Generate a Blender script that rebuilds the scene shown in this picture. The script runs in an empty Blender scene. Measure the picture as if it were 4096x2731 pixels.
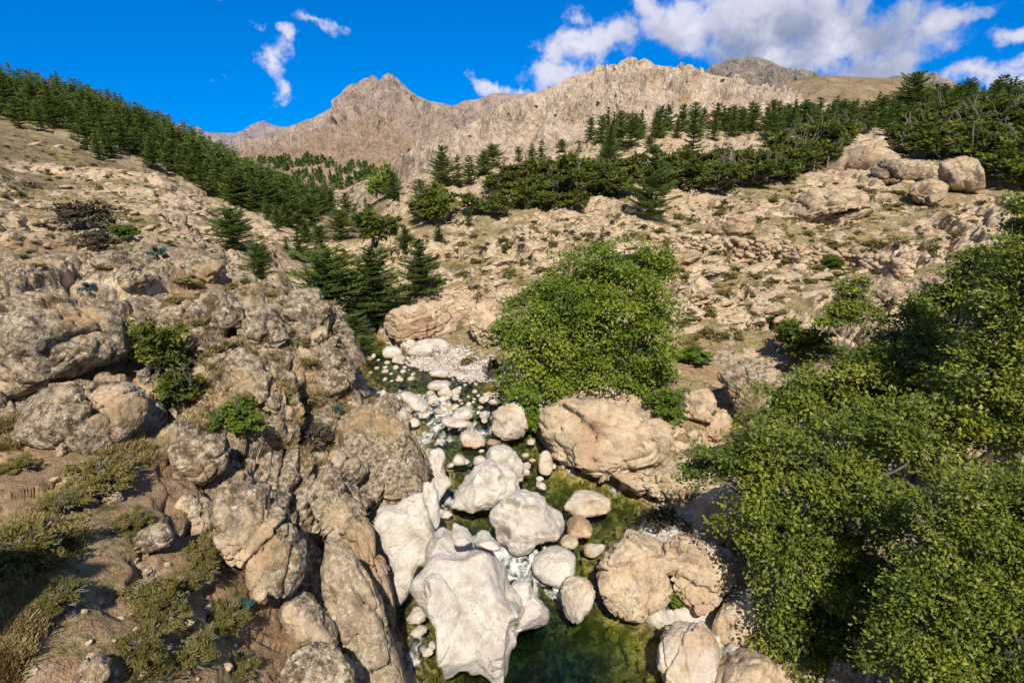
import bpy, math, random, time
import numpy as np
from mathutils import Vector, Matrix
from mathutils.bvhtree import BVHTree
T0 = time.time(); TERR_RES = (1150, 1050)
scene = bpy.context.scene
COL = scene.collection
F32 = np.float32
# ------------------------------------------------------------------ camera
CZ = 16.0; FOC = 569.0; PIT = math.radians(18.5)
cp, sp = math.cos(PIT), math.sin(PIT)
camd = bpy.data.cameras.new('camera'); cam = bpy.data.objects.new('camera', camd); COL.objects.link(cam)
cam.location = (0, 0, CZ); cam.rotation_euler = (math.pi/2 - PIT, 0, 0)
camd.sensor_width = 36; camd.lens = 36*FOC/1024; camd.clip_end = 20000; camd.clip_start = .1
scene.camera = cam
def ray(u, v):                       # direction of a photo point, forward (world y) component 1
    a = (u-512)/FOC; b = (341-v)/FOC
    y = cp + b*sp
    return np.stack(np.broadcast_arrays(a/y, 1.0, (-sp + b*cp)/y), -1)
def at(u, v, y):                     # world point seen at (u,v) at forward distance y
    return np.array([0, 0, CZ]) + ray(u, v)*np.asarray(y)[..., None]
def project(P):
    P = np.asarray(P); x = P[..., 0]; y = P[..., 1]; z = P[..., 2]-CZ
    d = y*cp - z*sp; h = y*sp + z*cp
    return 512 + FOC*x/d, 341 - FOC*h/d, d
# ------------------------------------------------------------------ noise
def _h(ix, iy, iz, seed):
    h = ix.astype(np.uint32)*np.uint32(374761393) + iy.astype(np.uint32)*np.uint32(668265263) + iz.astype(np.uint32)*np.uint32(2246822519) + np.uint32((seed*3266489917) & 0xffffffff)
    h = (h ^ (h >> np.uint32(15)))*np.uint32(2246822519)
    h = (h ^ (h >> np.uint32(13)))*np.uint32(3266489917)
    return h ^ (h >> np.uint32(16))
def perlin(p, seed=0):
    p = p.astype(F32); i = np.floor(p); f = p - i; i = i.astype(np.int64)
    w = f*f*f*(f*(f*6-15)+10)
    out = np.zeros(len(p), F32)
    for dx in (0, 1):
        wx = w[:, 0] if dx else 1-w[:, 0]
        for dy in (0, 1):
            wy = w[:, 1] if dy else 1-w[:, 1]
            for dz in (0, 1):
                wz = w[:, 2] if dz else 1-w[:, 2]
                h = _h(i[:, 0]+dx, i[:, 1]+dy, i[:, 2]+dz, seed)
                gx = (h & np.uint32(1023)).astype(F32)/511.5-1; gy = ((h >> np.uint32(10)) & np.uint32(1023)).astype(F32)/511.5-1; gz = ((h >> np.uint32(20)) & np.uint32(1023)).astype(F32)/511.5-1
                out += wx*wy*wz*(gx*(f[:, 0]-dx)+gy*(f[:, 1]-dy)+gz*(f[:, 2]-dz))
    return out*1.3
def fbm(p, octs=4, seed=0, gain=.5, lac=2.03):
    s = np.zeros(len(p), F32); a = 1.0; q = np.asarray(p, F32)
    for k in range(octs):
        s += a*perlin(q, seed+k*17); a *= gain; q = q*lac + 3.7
    return s
def ridged(p, octs=4, seed=0, gain=.5, lac=2.1):
    s = np.zeros(len(p), F32); a = 1.0; q = np.asarray(p, F32); w = np.ones(len(p), F32)
    for k in range(octs):
        n = 1-np.abs(perlin(q, seed+k*31))*2; n = np.clip(n, 0, 1)**2*w
        s += a*n; w = np.clip(n*1.6, 0, 1); a *= gain; q = q*lac + 5.1
    return s
def cells(p, seed=0):                # F1, F2, random numbers of the nearest cell, vector to its centre
    p = p.astype(F32); i = np.floor(p).astype(np.int64); n = len(p)
    f1 = np.full(n, 9, F32); f2 = np.full(n, 9, F32); hid = np.zeros(n, np.uint32); vec = np.zeros((n, 3), F32)
    for dx in (-1, 0, 1):
        for dy in (-1, 0, 1):
            for dz in (-1, 0, 1):
                c = i + np.array([dx, dy, dz])
                h = _h(c[:, 0], c[:, 1], c[:, 2], seed)
                j = np.stack([(h & np.uint32(1023)), (h >> np.uint32(10)) & np.uint32(1023), (h >> np.uint32(20)) & np.uint32(1023)], 1).astype(F32)/1023
                d3 = p - (c.astype(F32)+j*.9+.05); d = np.sqrt((d3*d3).sum(1))
                near = d < f1
                f2 = np.where(near, f1, np.minimum(f2, d)); f1 = np.where(near, d, f1)
                hid = np.where(near, h, hid); vec = np.where(near[:, None], d3, vec)
    h2 = (hid*np.uint32(2654435761)) ^ (hid >> np.uint32(7))
    r = np.stack([(h2 & np.uint32(1023)), (h2 >> np.uint32(10)) & np.uint32(1023), (h2 >> np.uint32(20)) & np.uint32(1023)], 1).astype(F32)/1023
    return f1, f2, r, vec
def sst(a, b, x):
    t = np.clip((x-a)/(b-a), 0, 1); return t*t*(3-2*t)
# ------------------------------------------------------------------ mesh helpers
def mesh_np(name, V, faces, mats=(), smooth=True, matidx=None, attrs=None):
    """faces: (n,k) int array or list of such arrays"""
    if not isinstance(faces, (list, tuple)): faces = [faces]
    faces = [np.asarray(f, np.int32) for f in faces if len(f)]
    me = bpy.data.meshes.new(name)
    V = np.asarray(V, F32)
    me.vertices.add(len(V)); me.vertices.foreach_set('co', V.ravel())
    loops = np.concatenate([f.ravel() for f in faces]); tot = np.concatenate([np.full(len(f), f.shape[1], np.int32) for f in faces])
    start = np.concatenate([[0], np.cumsum(tot)[:-1]]).astype(np.int32)
    me.loops.add(len(loops)); me.loops.foreach_set('vertex_index', loops)
    me.polygons.add(len(tot)); me.polygons.foreach_set('loop_start', start)
    me.polygons.foreach_set('use_smooth', np.full(len(tot), smooth, bool))
    for m in mats: me.materials.append(m)
    if matidx is not None: me.polygons.foreach_set('material_index', np.asarray(matidx, np.int32))
    for k, a in (attrs or {}).items():
        if a.ndim == 1:
            at_ = me.attributes.new(k, 'FLOAT', 'POINT'); at_.data.foreach_set('value', a.astype(F32))
        else:
            at_ = me.attributes.new(k, 'FLOAT_COLOR', 'POINT'); c = np.ones((len(V), 4), F32); c[:, :a.shape[1]] = a; at_.data.foreach_set('color', c.ravel())
    me.update(calc_edges=True)
    return me
def link(name, data, parent=None, loc=None):
    o = bpy.data.objects.new(name, data); COL.objects.link(o)
    if parent: o.parent = parent
    if loc is not None: o.location = [float(q) for q in loc]
    return o
def tag(o, label, cat, group=None, kind=None):
    if label: o['label'] = label
    if cat: o['category'] = cat
    if group: o['group'] = group
    if kind: o['kind'] = kind
    return o
def grid_faces(nr, nc):
    a = (np.arange(nr-1)[:, None]*nc + np.arange(nc-1)[None]).ravel()
    return np.stack([a, a+1, a+nc+1, a+nc], 1)
def grid_normals(P):                 # P (nr,nc,3)
    dr = np.gradient(P, axis=0); dc = np.gradient(P, axis=1)
    n = np.cross(dc, dr); n /= np.linalg.norm(n, axis=2, keepdims=True)+1e-9
    n[n[..., 2] < -.2] *= -1
    return n
_ico = {}
def ico(sub):
    if sub not in _ico:
        import bmesh
        bm = bmesh.new(); bmesh.ops.create_icosphere(bm, subdivisions=sub, radius=1)
        v = np.array([q.co[:] for q in bm.verts]); f = np.array([[q.index for q in t.verts] for t in bm.faces]); bm.free()
        _ico[sub] = (v, f)
    return _ico[sub]
# ------------------------------------------------------------------ node helpers
class NT:
    def __init__(s, mat): s.t = mat.node_tree; s.n = s.t.nodes; s.l = s.t.links
    def new(s, typ, **kw):
        n = s.n.new(typ)
        for k, v in kw.items(): setattr(n, k, v)
        return n
    def put(s, sock, val):
        if isinstance(val, bpy.types.NodeSocket): s.l.new(val, sock)
        elif isinstance(val, (tuple, list)) and len(val) == 3 and sock.type == 'RGBA': sock.default_value = (*val, 1)
        else: sock.default_value = val
    def math(s, op, a, b=0.0, c=None, clamp=False):
        n = s.new('ShaderNodeMath', operation=op, use_clamp=clamp); s.put(n.inputs[0], a); s.put(n.inputs[1], b)
        if c is not None: s.put(n.inputs[2], c)
        return n.outputs[0]
    def vec(s, op, a, b=(0, 0, 0)):
        n = s.new('ShaderNodeVectorMath', operation=op); s.put(n.inputs[0], a)
        if op == 'SCALE': s.put(n.inputs[3], b)
        else: s.put(n.inputs[1], b)
        return n.outputs['Value'] if op in ('LENGTH', 'DOT_PRODUCT', 'DISTANCE') else n.outputs[0]
    def mix(s, f, a, b, blend='MIX'):
        n = s.new('ShaderNodeMix', data_type='RGBA', blend_type=blend); n.clamp_factor = True
        s.put(n.inputs['Factor'], f); s.put(n.inputs[6], a); s.put(n.inputs[7], b); return n.outputs[2]
    def noise(s, vec, scale, detail=4, rough=.55, dist=0.0, col=False):
        n = s.new('ShaderNodeTexNoise'); s.put(n.inputs['Vector'], vec); n.inputs['Scale'].default_value = scale; n.inputs['Detail'].default_value = detail; n.inputs['Roughness'].default_value = rough; n.inputs['Distortion'].default_value = dist
        return n.outputs[1 if col else 0]
    def voro(s, vec, scale, feature='F1', out=0, rand=1.0):
        n = s.new('ShaderNodeTexVoronoi', feature=feature); s.put(n.inputs['Vector'], vec); n.inputs['Scale'].default_value = scale; n.inputs['Randomness'].default_value = rand
        return n.outputs[out]
    def ss(s, x, a, b):
        n = s.new('ShaderNodeMapRange', interpolation_type='SMOOTHSTEP'); s.put(n.inputs[0], x); n.inputs[1].default_value = a; n.inputs[2].default_value = b; n.inputs[3].default_value = 0; n.inputs[4].default_value = 1
        return n.outputs[0]
    def ramp(s, x, stops):
        n = s.new('ShaderNodeValToRGB'); s.put(n.inputs[0], x); e = n.color_ramp.elements
        while len(e) < len(stops): e.new(.5)
        for k, (p, c) in enumerate(stops): e[k].position = p; e[k].color = (*c, 1)
        return n.outputs[0]
    def bump(s, h, strength=.5, dist=.1, normal=None):
        n = s.new('ShaderNodeBump'); s.put(n.inputs['Height'], h); n.inputs['Strength'].default_value = strength; n.inputs['Distance'].default_value = dist
        if normal is not None: s.put(n.inputs['Normal'], normal)
        return n.outputs[0]
def material(name):
    m = bpy.data.materials.new(name); m.use_nodes = True; n = NT(m); n.n.clear()
    out = n.new('ShaderNodeOutputMaterial'); n.out = out
    return m, n
def principled(n, col, rough=.85, normal=None, spec=.3, **kw):
    b = n.new('ShaderNodeBsdfPrincipled'); n.put(b.inputs['Base Color'], col); n.put(b.inputs['Roughness'], rough); b.inputs['Specular IOR Level'].default_value = spec
    if normal is not None: n.put(b.inputs['Normal'], normal)
    for k, v in kw.items(): n.put(b.inputs[k], v)
    n.l.new(b.outputs[0], n.out.inputs[0]); return b
# ------------------------------------------------------------------ terrain: control points
GP = [  # (u, v, forward distance) in the photo's 1024 x 682 points
 # left bank, near
 (0,682,7),(100,682,7.5),(200,682,8.6),(300,682,10.4),(345,682,11.6),(380,682,12.7),(0,600,8.6),(100,600,9.2),(200,600,10.6),(280,600,12.4),(330,600,13.6),(365,600,15.2),
 (0,540,10.3),(100,540,11),(200,540,12.4),(270,540,14.2),(320,540,15.8),(362,540,17.6),(385,520,19.2),(400,500,20.8),(0,470,13),(100,470,14),(200,470,15.6),(280,470,17.4),(340,470,19.4),(395,470,22.2),(422,470,24.2),
 (0,410,16),(100,410,17),(200,410,19),(280,410,20.6),(345,410,24.2),(380,410,27),(402,410,28.4),(365,396,28.4),(395,393,29.6),
 (0,350,18.5),(100,350,20),(200,350,22),(280,350,24),(330,350,25.6),(350,372,25.4),(0,300,21),(100,300,23),(200,300,25.6),(280,300,27.6),(330,312,28.6),
 (0,262,27),(100,258,30),(200,262,33),(260,285,31),(300,297,30.6),(345,330,28.2),(0,238,33),(100,240,38),(180,240,42),(230,255,46),(270,268,50),(300,280,55),
 (0,200,48),(100,210,50),(180,215,56),(230,228,62),(280,240,72),(0,165,68),(100,185,66),(150,175,80),(200,205,84),(250,222,90),(0,132,98),(60,140,100),(100,158,98),
 (0,117,125),(60,124,125),(130,150,116),(200,188,106),(270,213,104),(315,228,108),(0,93,230),(60,98,232),(100,108,232),(150,128,226),(200,153,220),(250,176,205),(290,194,180),(322,207,150),
 # valley bottom upstream
 (322,246,85),(335,238,100),(335,222,130),(340,212,170),
 # right bank upstream
 (372,325,46.5),(380,312,47.5),(420,300,48.5),(470,300,48),(500,320,44),(520,345,40.5),(400,270,54),(450,270,53),(500,270,51.5),(560,270,50),(350,262,62),(360,240,76),(345,250,74),
 (400,235,66),(450,230,63),(500,230,62),(560,230,60),(350,226,100),(400,205,86),(450,205,78),(500,205,75),(560,205,73),(400,185,120),(450,180,100),(500,180,94),(560,180,90),(450,160,130),(500,155,128),(560,150,118),
 (600,250,55),(640,250,54),(640,290,46.5),(640,330,39),(600,330,38.5),(600,210,68),(640,210,66),(600,185,84),(640,185,80),(640,150,104),(600,140,120),(700,300,43),(700,340,37.5),(750,350,36.5),(700,250,56),(750,220,63),(700,200,72),(700,180,84),(760,176,80),(700,150,106),(740,128,130),(620,133,126),(680,128,130),
 (800,300,42),(850,250,56),(850,220,63),(800,200,70),(850,182,76),(900,165,80),(820,160,92),(800,138,112),(900,130,126),(900,300,39),(950,220,59),(1000,185,72),(1024,220,53),(1024,300,34),(970,160,84),(1024,150,95),(1024,112,130),(960,120,130),(1024,101,190),(960,107,180),(900,114,175),(820,120,170),(740,123,165),(680,127,160),
 # right bank near
 (520,402,31.2),(560,405,29.8),(620,408,29.2),(660,420,28),(690,402,30),(620,440,26.4),(560,440,26.6),(540,450,26),(600,470,24.8),(660,470,24.4),(700,440,26.5),(750,400,30.5),(850,400,28),(950,400,25),(1024,400,23),
 (720,500,23),(800,560,17.6),(900,560,16),(1000,560,14.5),(1024,682,10),(800,682,12.3),(720,682,13.2),(700,590,18),(690,540,20.6),(900,682,11.2),(850,480,22),(1024,480,18.5)]
GX = [  # hidden ground (x, y, z)
 (-16,48,2.2),(-20,60,3.4),(-9.5,34,1.4),(-11.2,38,1.5),(-13,42,1.6),(-24,72,4),(-50,150,2),(-55,250,-12),(-30,200,-8),(-10,200,-4),(0,300,-16),(40,210,8),(60,300,2),(110,240,24),(140,320,15),(220,250,36),(300,300,10),(260,180,60),(-250,300,25),(-330,250,40),(-150,330,-8),(-90,270,-16),(-70,220,-6),(-280,170,55),
 (-3,5,.3),(-6,4,3.5),(-10,3,7.8),(6,5,.8),(10,5,3),(15,8,5.5),(26,12,9),(-16,6,8.6),(-28,12,11),(-60,60,22),(-130,110,36),(40,25,10),(80,60,19),(160,110,38),(5,12,0.2)]
WY = np.array([0, 18.3, 19.3, 24, 25.2, 28.5, 33.8, 46, 85, 130, 400.]); WZ = np.array([0, 0, .45, .5, .75, .85, 1.7, 1.8, 2.7, 3.2, 12.])
def water_z(y): return np.interp(y, WY, WZ)
def on_water(u, v):
    lo, hi = 5.0, 90.0; rz = ray(u, v)[2]
    for _ in range(50):
        m = (lo+hi)/2
        if CZ + rz*m > water_z(m): lo = m
        else: hi = m
    return at(u, v, np.array(lo))
SH_L = [(413,682),(402,640),(397,605),(424,562),(440,532),(434,503),(441,478),(426,445),(413,418),(398,394),(362,384),(357,368),(351,350),(346,337)]
SH_R = [(372,331),(384,340),(408,352),(432,366),(470,375),(496,381),(506,394),(524,412),(541,440),(560,466),(612,482),(655,502),(640,532),(606,560),(604,600),(640,612),(668,640),(676,682)]
shL = np.array([(-2.2, 3, 0), (-2.5, 8, 0)] + [on_water(*p) for p in SH_L] + [(-15.5, 52, 2), (-19.5, 62, 2.2), (-24, 78, 2.6)])
shR = np.array([(-20.5, 80, 2.6), (-16, 62, 2.2), (-12.2, 52, 2)] + [on_water(*p) for p in SH_R] + [(5.5, 8, 0), (5.5, 3, 0)])
POLY = np.concatenate([shL, shR])[:, :2]
def poly_sd(P):                      # signed distance to the water's edge, negative in the water
    d = np.full(len(P), 1e9, F32); ins = np.zeros(len(P), bool); n = len(POLY); px = P[:, 0].astype(F32); py = P[:, 1].astype(F32)
    for k in range(n):
        a = POLY[k]; b = POLY[(k+1) % n]; e = b-a; L = (e*e).sum()
        t = np.clip(((px-a[0])*e[0]+(py-a[1])*e[1])/L, 0, 1)
        q = (px-a[0]-t*e[0])**2 + (py-a[1]-t*e[1])**2; d = np.minimum(d, q)
        c = ((a[1] > py) != (b[1] > py))
        if c.any() and b[1] != a[1]: ins ^= c & (px < (b[0]-a[0])*(py-a[1])/(b[1]-a[1])+a[0])
    d = np.sqrt(d); return np.where(ins, -d, d)
_g = np.array(GP, float); _p = [at(_g[:, 0], _g[:, 1], _g[:, 2]), np.array(GX, float)]
_s = np.concatenate([shL, shR]); _s = _s + np.array([0, 0, .12]); _p.append(_s)
CP = np.concatenate(_p); KT = 2.4
def _tl(x, y): return np.stack([np.arctan2(x, y)*KT, .5*np.log(x*x+y*y)], -1)
_c = _tl(CP[:, 0], CP[:, 1]); _e = (CP[:, 2]-CZ)/np.hypot(CP[:, 0], CP[:, 1])
def _tps(d2): return d2*np.log(d2+1e-9)
n_ = len(_c); A = np.zeros((n_+3, n_+3)); A[:n_, :n_] = _tps(((_c[:, None]-_c[None])**2).sum(2)) + np.eye(n_)*2e-3
A[:n_, n_] = 1; A[:n_, n_+1:] = _c; A[n_, :n_] = 1; A[n_+1:, :n_] = _c.T
_w = np.linalg.solve(A, np.concatenate([_e, [0, 0, 0]]))
NT_, NR_ = 260, 330; TH = np.linspace(-1.06, 1.06, NT_); LR = np.linspace(math.log(2.5), math.log(400), NR_)
_q = np.stack(np.meshgrid(TH*KT, LR, indexing='ij'), -1).reshape(-1, 2); _E = np.zeros(len(_q))
for k in range(0, len(_q), 8000):
    s = _q[k:k+8000]; _E[k:k+8000] = _tps(((s[:, None]-_c[None])**2).sum(2)) @ _w[:n_] + _w[n_] + s @ _w[n_+1:]
_E = _E.reshape(NT_, NR_)
def base_z(x, y):
    r = np.hypot(x, y); t = np.arctan2(x, y); fi = np.clip((t-TH[0])/(TH[1]-TH[0]), 0, NT_-1.001); fj = np.clip((np.log(np.maximum(r, .1))-LR[0])/(LR[1]-LR[0]), 0, NR_-1.001)
    i = fi.astype(int); j = fj.astype(int); a = fi-i; b = fj-j
    e = (_E[i, j]*(1-b)+_E[i, j+1]*b)*(1-a) + (_E[i+1, j]*(1-b)+_E[i+1, j+1]*b)*a
    return CZ + e*r
def ground_z(x, y):
    sh = x.shape; P = np.stack([x.ravel(), y.ravel()], 1); z = base_z(P[:, 0], P[:, 1]); near = P[:, 1] < 95
    sd = np.full(len(P), 50, F32); sd[near] = poly_sd(P[near]); w = water_z(P[:, 1])
    land = np.where(near, np.maximum(z, w + np.clip(sd, 0, .9)*.5), z)
    land = np.where((sd < 1.2) & (sd >= 0), w + (land-w)*sst(0, 1.2, sd)*.7 + (land-w)*.3*sst(0, .5, sd), land)
    bed = w - (.12 + .75*sst(0, 1.6, -sd) + .7*sst(1, 3.4, -sd)*(P[:, 1] < 17))
    return np.where(sd < 0, bed, land).reshape(sh), sd.reshape(sh)
# ------------------------------------------------------------------ terrain mesh: columns of equal bearing, rows spread by the length of the profile
NC, NR = TERR_RES
th = np.linspace(-1.0, 1.0, NC); rf = np.exp(np.linspace(math.log(4.5), math.log(310), 1500))
X = np.sin(th)[:, None]*rf[None]; Y = np.cos(th)[:, None]*rf[None]; Z, SD = ground_z(X, Y)
dz = np.diff(Z, axis=1); dr = np.diff(rf)[None]
seg = np.sqrt(dr*dr*(.35**2) + dz*dz)/(rf[1:]+6)[None]*(1+1.2*sst(18, 40, rf[1:])*sst(110, 75, rf[1:]))[None]
k5 = np.ones(9)/9; seg = np.stack([np.convolve(np.pad(s, 4, mode='edge'), k5, 'valid') for s in seg.T], 1)      # neighbouring columns share their spacing
cum = np.concatenate([np.zeros((NC, 1)), np.cumsum(seg, 1)], 1); cum /= cum[:, -1:]
tq = np.linspace(0, 1, NR); R = np.stack([np.interp(tq, cum[k], rf) for k in range(NC)])
X = np.sin(th)[:, None]*R; Y = np.cos(th)[:, None]*R; Z, SD = ground_z(X, Y)
P3 = np.stack([X, Y, Z], -1).transpose(1, 0, 2).copy(); SDg = SD.T.ravel().copy()       # (NR, NC)
N3 = grid_normals(P3)
P = P3.reshape(-1, 3).astype(F32); N = N3.reshape(-1, 3).astype(F32)
rr = np.hypot(P[:, 0], P[:, 1]); SC = np.stack([np.interp(WY, shL[:, 1], shL[:, 0])+2.6], 0)[0]
xs = np.interp(P[:, 1], shL[:, 1], shL[:, 0]) + 2.4
left = sst(1.5, -1.5, P[:, 0]-xs)
hgt = P[:, 2]-water_z(P[:, 1]).astype(F32)
steep = 1-N[:, 2]
# soil patches (photo point, radius in metres)
def hit0(u, v):
    d = ray(u, v); t = np.exp(np.linspace(math.log(5), math.log(460), 1200)); q = np.array([0, 0, CZ])+d*t[:, None]
    z = ground_z(q[:, 0], q[:, 1])[0]; k = np.argmax(q[:, 2] < z); return q[k]
SOIL = [(98,590,.75),(88,615,.75),(80,640,.75),(108,565,.7),(118,545,.6),(72,662,.7),(66,682,.7),(180,455,.8),(150,500,1.1),(165,480,1),(120,520,1),(40,470,1.5),(10,480,1.4),(70,490,1.4),(30,252,2.2),(70,247,2),(200,282,1.4),(225,640,1.2),(250,600,1.1),(270,650,1),(220,675,1),(185,560,1),(60,450,1),(700,372,1.6),(690,350,1.2),(840,290,2.2),(655,440,.9)]
ROCKY = [(230,430,2),(262,470,2),(300,440,2.2),(300,520,2),(330,480,2),(345,560,1.5),(285,330,3),(235,330,3),(180,300,3),(325,360,3),(265,385,2.2),(330,620,1.5),(120,390,2.5),(60,425,2),(300,395,2.4),(235,520,1.6),(215,470,1.5),(270,560,1.5),(190,430,1.3),(150,420,1.5),(30,395,1.8),(255,620,1.1),(285,660,1.0),(60,500,.9),(20,460,.8),(130,600,.5),(380,430,2.5),(160,265,3)]
GRASS = [(240,620,1.5),(60,620,1.6),(20,560,1.8),(150,640,1.2),(340,380,1),(120,450,1.5),(90,530,1.3),(160,300,1.3),(675,415,1.6),(690,395,2),(670,380,1.5),(345,412,1.1),(355,405,1)]
rky = np.zeros(len(P), F32); soil = np.zeros(len(P), F32); grs = np.zeros(len(P), F32)
wob = fbm(P*1.1, 3, 5)*.55
for L_, A_ in ((SOIL, soil), (GRASS, grs), (ROCKY, rky)):
    for (u, v, rad) in L_:
        c = hit0(u, v); sel = np.abs(P[:, 0]-c[0]) < rad*3
        d = np.hypot(P[sel, 0]-c[0], P[sel, 1]-c[1])/rad; A_[sel] = np.maximum(A_[sel], sst(1.25, .65, d+wob[sel]))
# rock outcrops against earth and scrub
nlow = fbm(P*np.array([.11, .11, .2], F32), 4, 11)
rock = sst(-.42, -.08, nlow + .16*left*(rr < 50) + .1*(rr > 85) + .5*np.clip(steep*2-.4, -.3, .6)) 
rock = np.maximum(rock, sst(3.0, 1.0, np.maximum(SDg, 0))*1.0)
rock *= 1-.95*np.maximum(soil, grs*.85); rock = np.maximum(rock, rky)
brown = left*sst(60, 75, rr)*sst(.1, -.15, fbm(P*.035, 3, 77)-.25*sst(-40, -75, P[:, 0])-.06)         # open scrub slope high on the left
rock *= 1-.8*brown
inwater = sst(.15, -.15, SDg)
# displacement
disp = np.zeros(len(P), F32); up = np.zeros(len(P), F32)
warp = np.stack([fbm(P*.35, 3, s) for s in (21, 22, 23)], 1)
# strata on the right bank: slabs dipping gently, trace rising to the right
Rm = np.array(Matrix.Rotation(math.radians(-9), 3, 'Y') @ Matrix.Rotation(math.radians(-7), 3, 'X'))
Q = (P @ Rm.T.astype(F32)) + warp*np.array([.8, .45, .4], F32)
# left bank: steep joints falling towards the stream
Lm = np.array(Matrix.Rotation(math.radians(32), 3, 'Y') @ Matrix.Rotation(math.radians(-28), 3, 'X') @ Matrix.Rotation(math.radians(25), 3, 'Z'))
QL = (P @ Lm.T.astype(F32)) + warp*.6
def blocks(q, dims, seed, sel):
    f1, f2, r, vec = cells(q[sel]/np.array(dims, F32), seed)
    tilt = (vec*(r-.5)).sum(1)*1.6
    return (r[:, 0]-.5) + tilt, np.exp(-(f2-f1)/.045), np.exp(-(f2-f1)/.10)
def terrace(q, p, sharp=.16):        # stair of height p with an overhung, undercut riser
    f = q/p; i = np.floor(f); f = f-i
    st_ = sst(.5-sharp, .5+sharp, f)
    return (st_-f)*p, np.exp(-((f-.5+sharp*1.1)/(sharp*.55))**2)
amp = (.35+.65*rock)*(1-.9*inwater)*(1-.75*np.maximum(soil, grs))*(1-.7*brown)
rs = 1-left; rsel = np.nonzero((rs > .02) & (rr < 200))[0]
qs = Q[rsel, 2] + .35*fbm(P[rsel]*np.array([.22, .5, .5], F32), 3, 101)
f1, f2, rc, vc = cells(P[rsel]*np.array([.16, .26, .2], F32)+warp[rsel]*.25, 103); qs = qs + rc[:, 0]*.5
for p_, w_, sh_, far in ((1.25, 1.0, .10, 200), (.42, .8, .14, 90)):
    dz_, gr = terrace(qs + (rc[:, 1]*p_*.35), p_, sh_)
    k_ = rs[rsel]*amp[rsel]*(.25+.75*rock[rsel])*sst(far, far*.7, rr[rsel])*sst(22, 30, rr[rsel])*w_
    up[rsel] += dz_*k_; disp[rsel] -= .42*gr*p_*k_*rock[rsel]
for (dr_, dl_, a, cr, seed, lo, hi) in (((11,4.5,2.0),(4.2,8,3.0),.62,.5,3,9,470),((4.2,1.5,.55),(1.3,2.8,1.1),.30,.28,5,0,120),((1.5,.5,.25),(.45,.8,.4),.10,.08,7,0,55)):
    for side, q, dims in ((1-left, Q, dr_), (left, QL, dl_)):
        sel = np.nonzero((side > .02) & (rr > lo) & (rr < hi))[0]
        if not len(sel): continue
        h, c1, c2 = blocks(q, dims, seed, sel)
        fade = sst(lo, lo*1.4+.1, rr[sel])*sst(hi, hi*.6, rr[sel])*(1.35 if dims is dl_ else .5)
        if dims is dl_: disp[sel] += side[sel]*fade*(a*h*amp[sel] - cr*(.6*c1+.4*c2)*amp[sel]*rock[sel])
        else: up[sel] += side[sel]*fade*a*1.1*h*amp[sel]; disp[sel] -= side[sel]*fade*cr*1.3*(.7*c1+.3*c2)*amp[sel]*rock[sel]
scour = sst(1.9, 1.1, np.where(P[:, 0] < xs, hgt, hgt*1.5+.3) + fbm(P*.9, 3, 61)*.8)*sst(5, 2.5, np.where(P[:, 0] < xs, SDg, SDg*1.6))*(P[:, 1] < 43)*(1-inwater)
disp *= 1-.72*scour*(P[:, 1] < 30)
disp += .16*fbm(P*1.7, 4, 41)*amp*(1-.55*(1-left)*(rr > 30))*(1-.5*scour)*(rr < 120) + .06*fbm(P*6, 2, 43)*amp*(rr < 45)*(1-scour)
disp += scour*(.28*ridged(P*np.array([.8, .8, .3], F32), 2, 51)-.15)
disp += (1-rock)*(1-inwater)*(.10*fbm(P*1.3, 3, 45)*(rr < 90) + .6*fbm(P*.13, 3, 46)*(rr > 50))
cob_sel = np.nonzero(SDg < 1.5)[0]
f1, f2, r_, v_ = cells(P[cob_sel]*np.array([2.6, 2.6, 1.2], F32), 91)
disp[cob_sel] += sst(1.5, .2, SDg[cob_sel])*np.sqrt(np.clip(.45-f1, 0, 1))*.42*(r_[:, 0] > .35)*(.5+r_[:, 1])*(1-.8*scour[cob_sel])
bedonly = inwater > .5
dirn = N.copy(); dirn[:, 2] = np.where(steep > .5, N[:, 2]*.6, N[:, 2])
Pd = P + dirn*disp[:, None]; Pd[:, 2] += up
Pd[:, 2] = np.where(bedonly & (Pd[:, 2] > water_z(Pd[:, 1])+.05), water_z(Pd[:, 1])-.05, Pd[:, 2])
N2 = grid_normals(Pd.reshape(NR, NC, 3).astype(np.float64)).reshape(-1, 3)
flat = sst(.55, .85, N2[:, 2])
veg = (1-rock)*(1-soil)*(.35+.65*sst(-.2, .3, fbm(P*.5, 4, 71)))*(1-inwater)
veg = np.maximum(veg, .7*flat*sst(.12, .4, fbm(P*.8, 4, 72))*(1-scour)*(1-inwater)*(1-soil))
veg = np.maximum(veg, grs*(.5+.5*sst(-.3, .2, fbm(P*1.5, 3, 73))))
veg *= 1-.6*rky; veg *= 1-.75*sst(85, 120, rr)*(1-left)
forest = np.maximum(left*sst(100, 125, rr), sst(112, 130, P[:, 1])*(1-left))
lich = left*sst(62, 30, rr)*(1-scour)*sst(-.45, .1, fbm(P*.3, 3, 81)+.25)
lich = np.maximum(lich, (1-left)*sst(.15, .5, fbm(P*np.array([.2, .2, .5], F32), 4, 83))*.55*(1-scour))
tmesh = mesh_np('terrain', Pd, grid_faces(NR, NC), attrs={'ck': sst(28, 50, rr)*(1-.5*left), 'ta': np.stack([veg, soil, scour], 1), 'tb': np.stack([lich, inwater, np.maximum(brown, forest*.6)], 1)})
terrain = tag(link('terrain', tmesh), 'rocky granite banks and hillsides of the gorge, tan slabs with scrub, lichen crags beside the stream', 'hillside', kind='structure')
print('terrain', len(Pd), round(time.time()-T0, 1))
bvh = None
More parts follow.
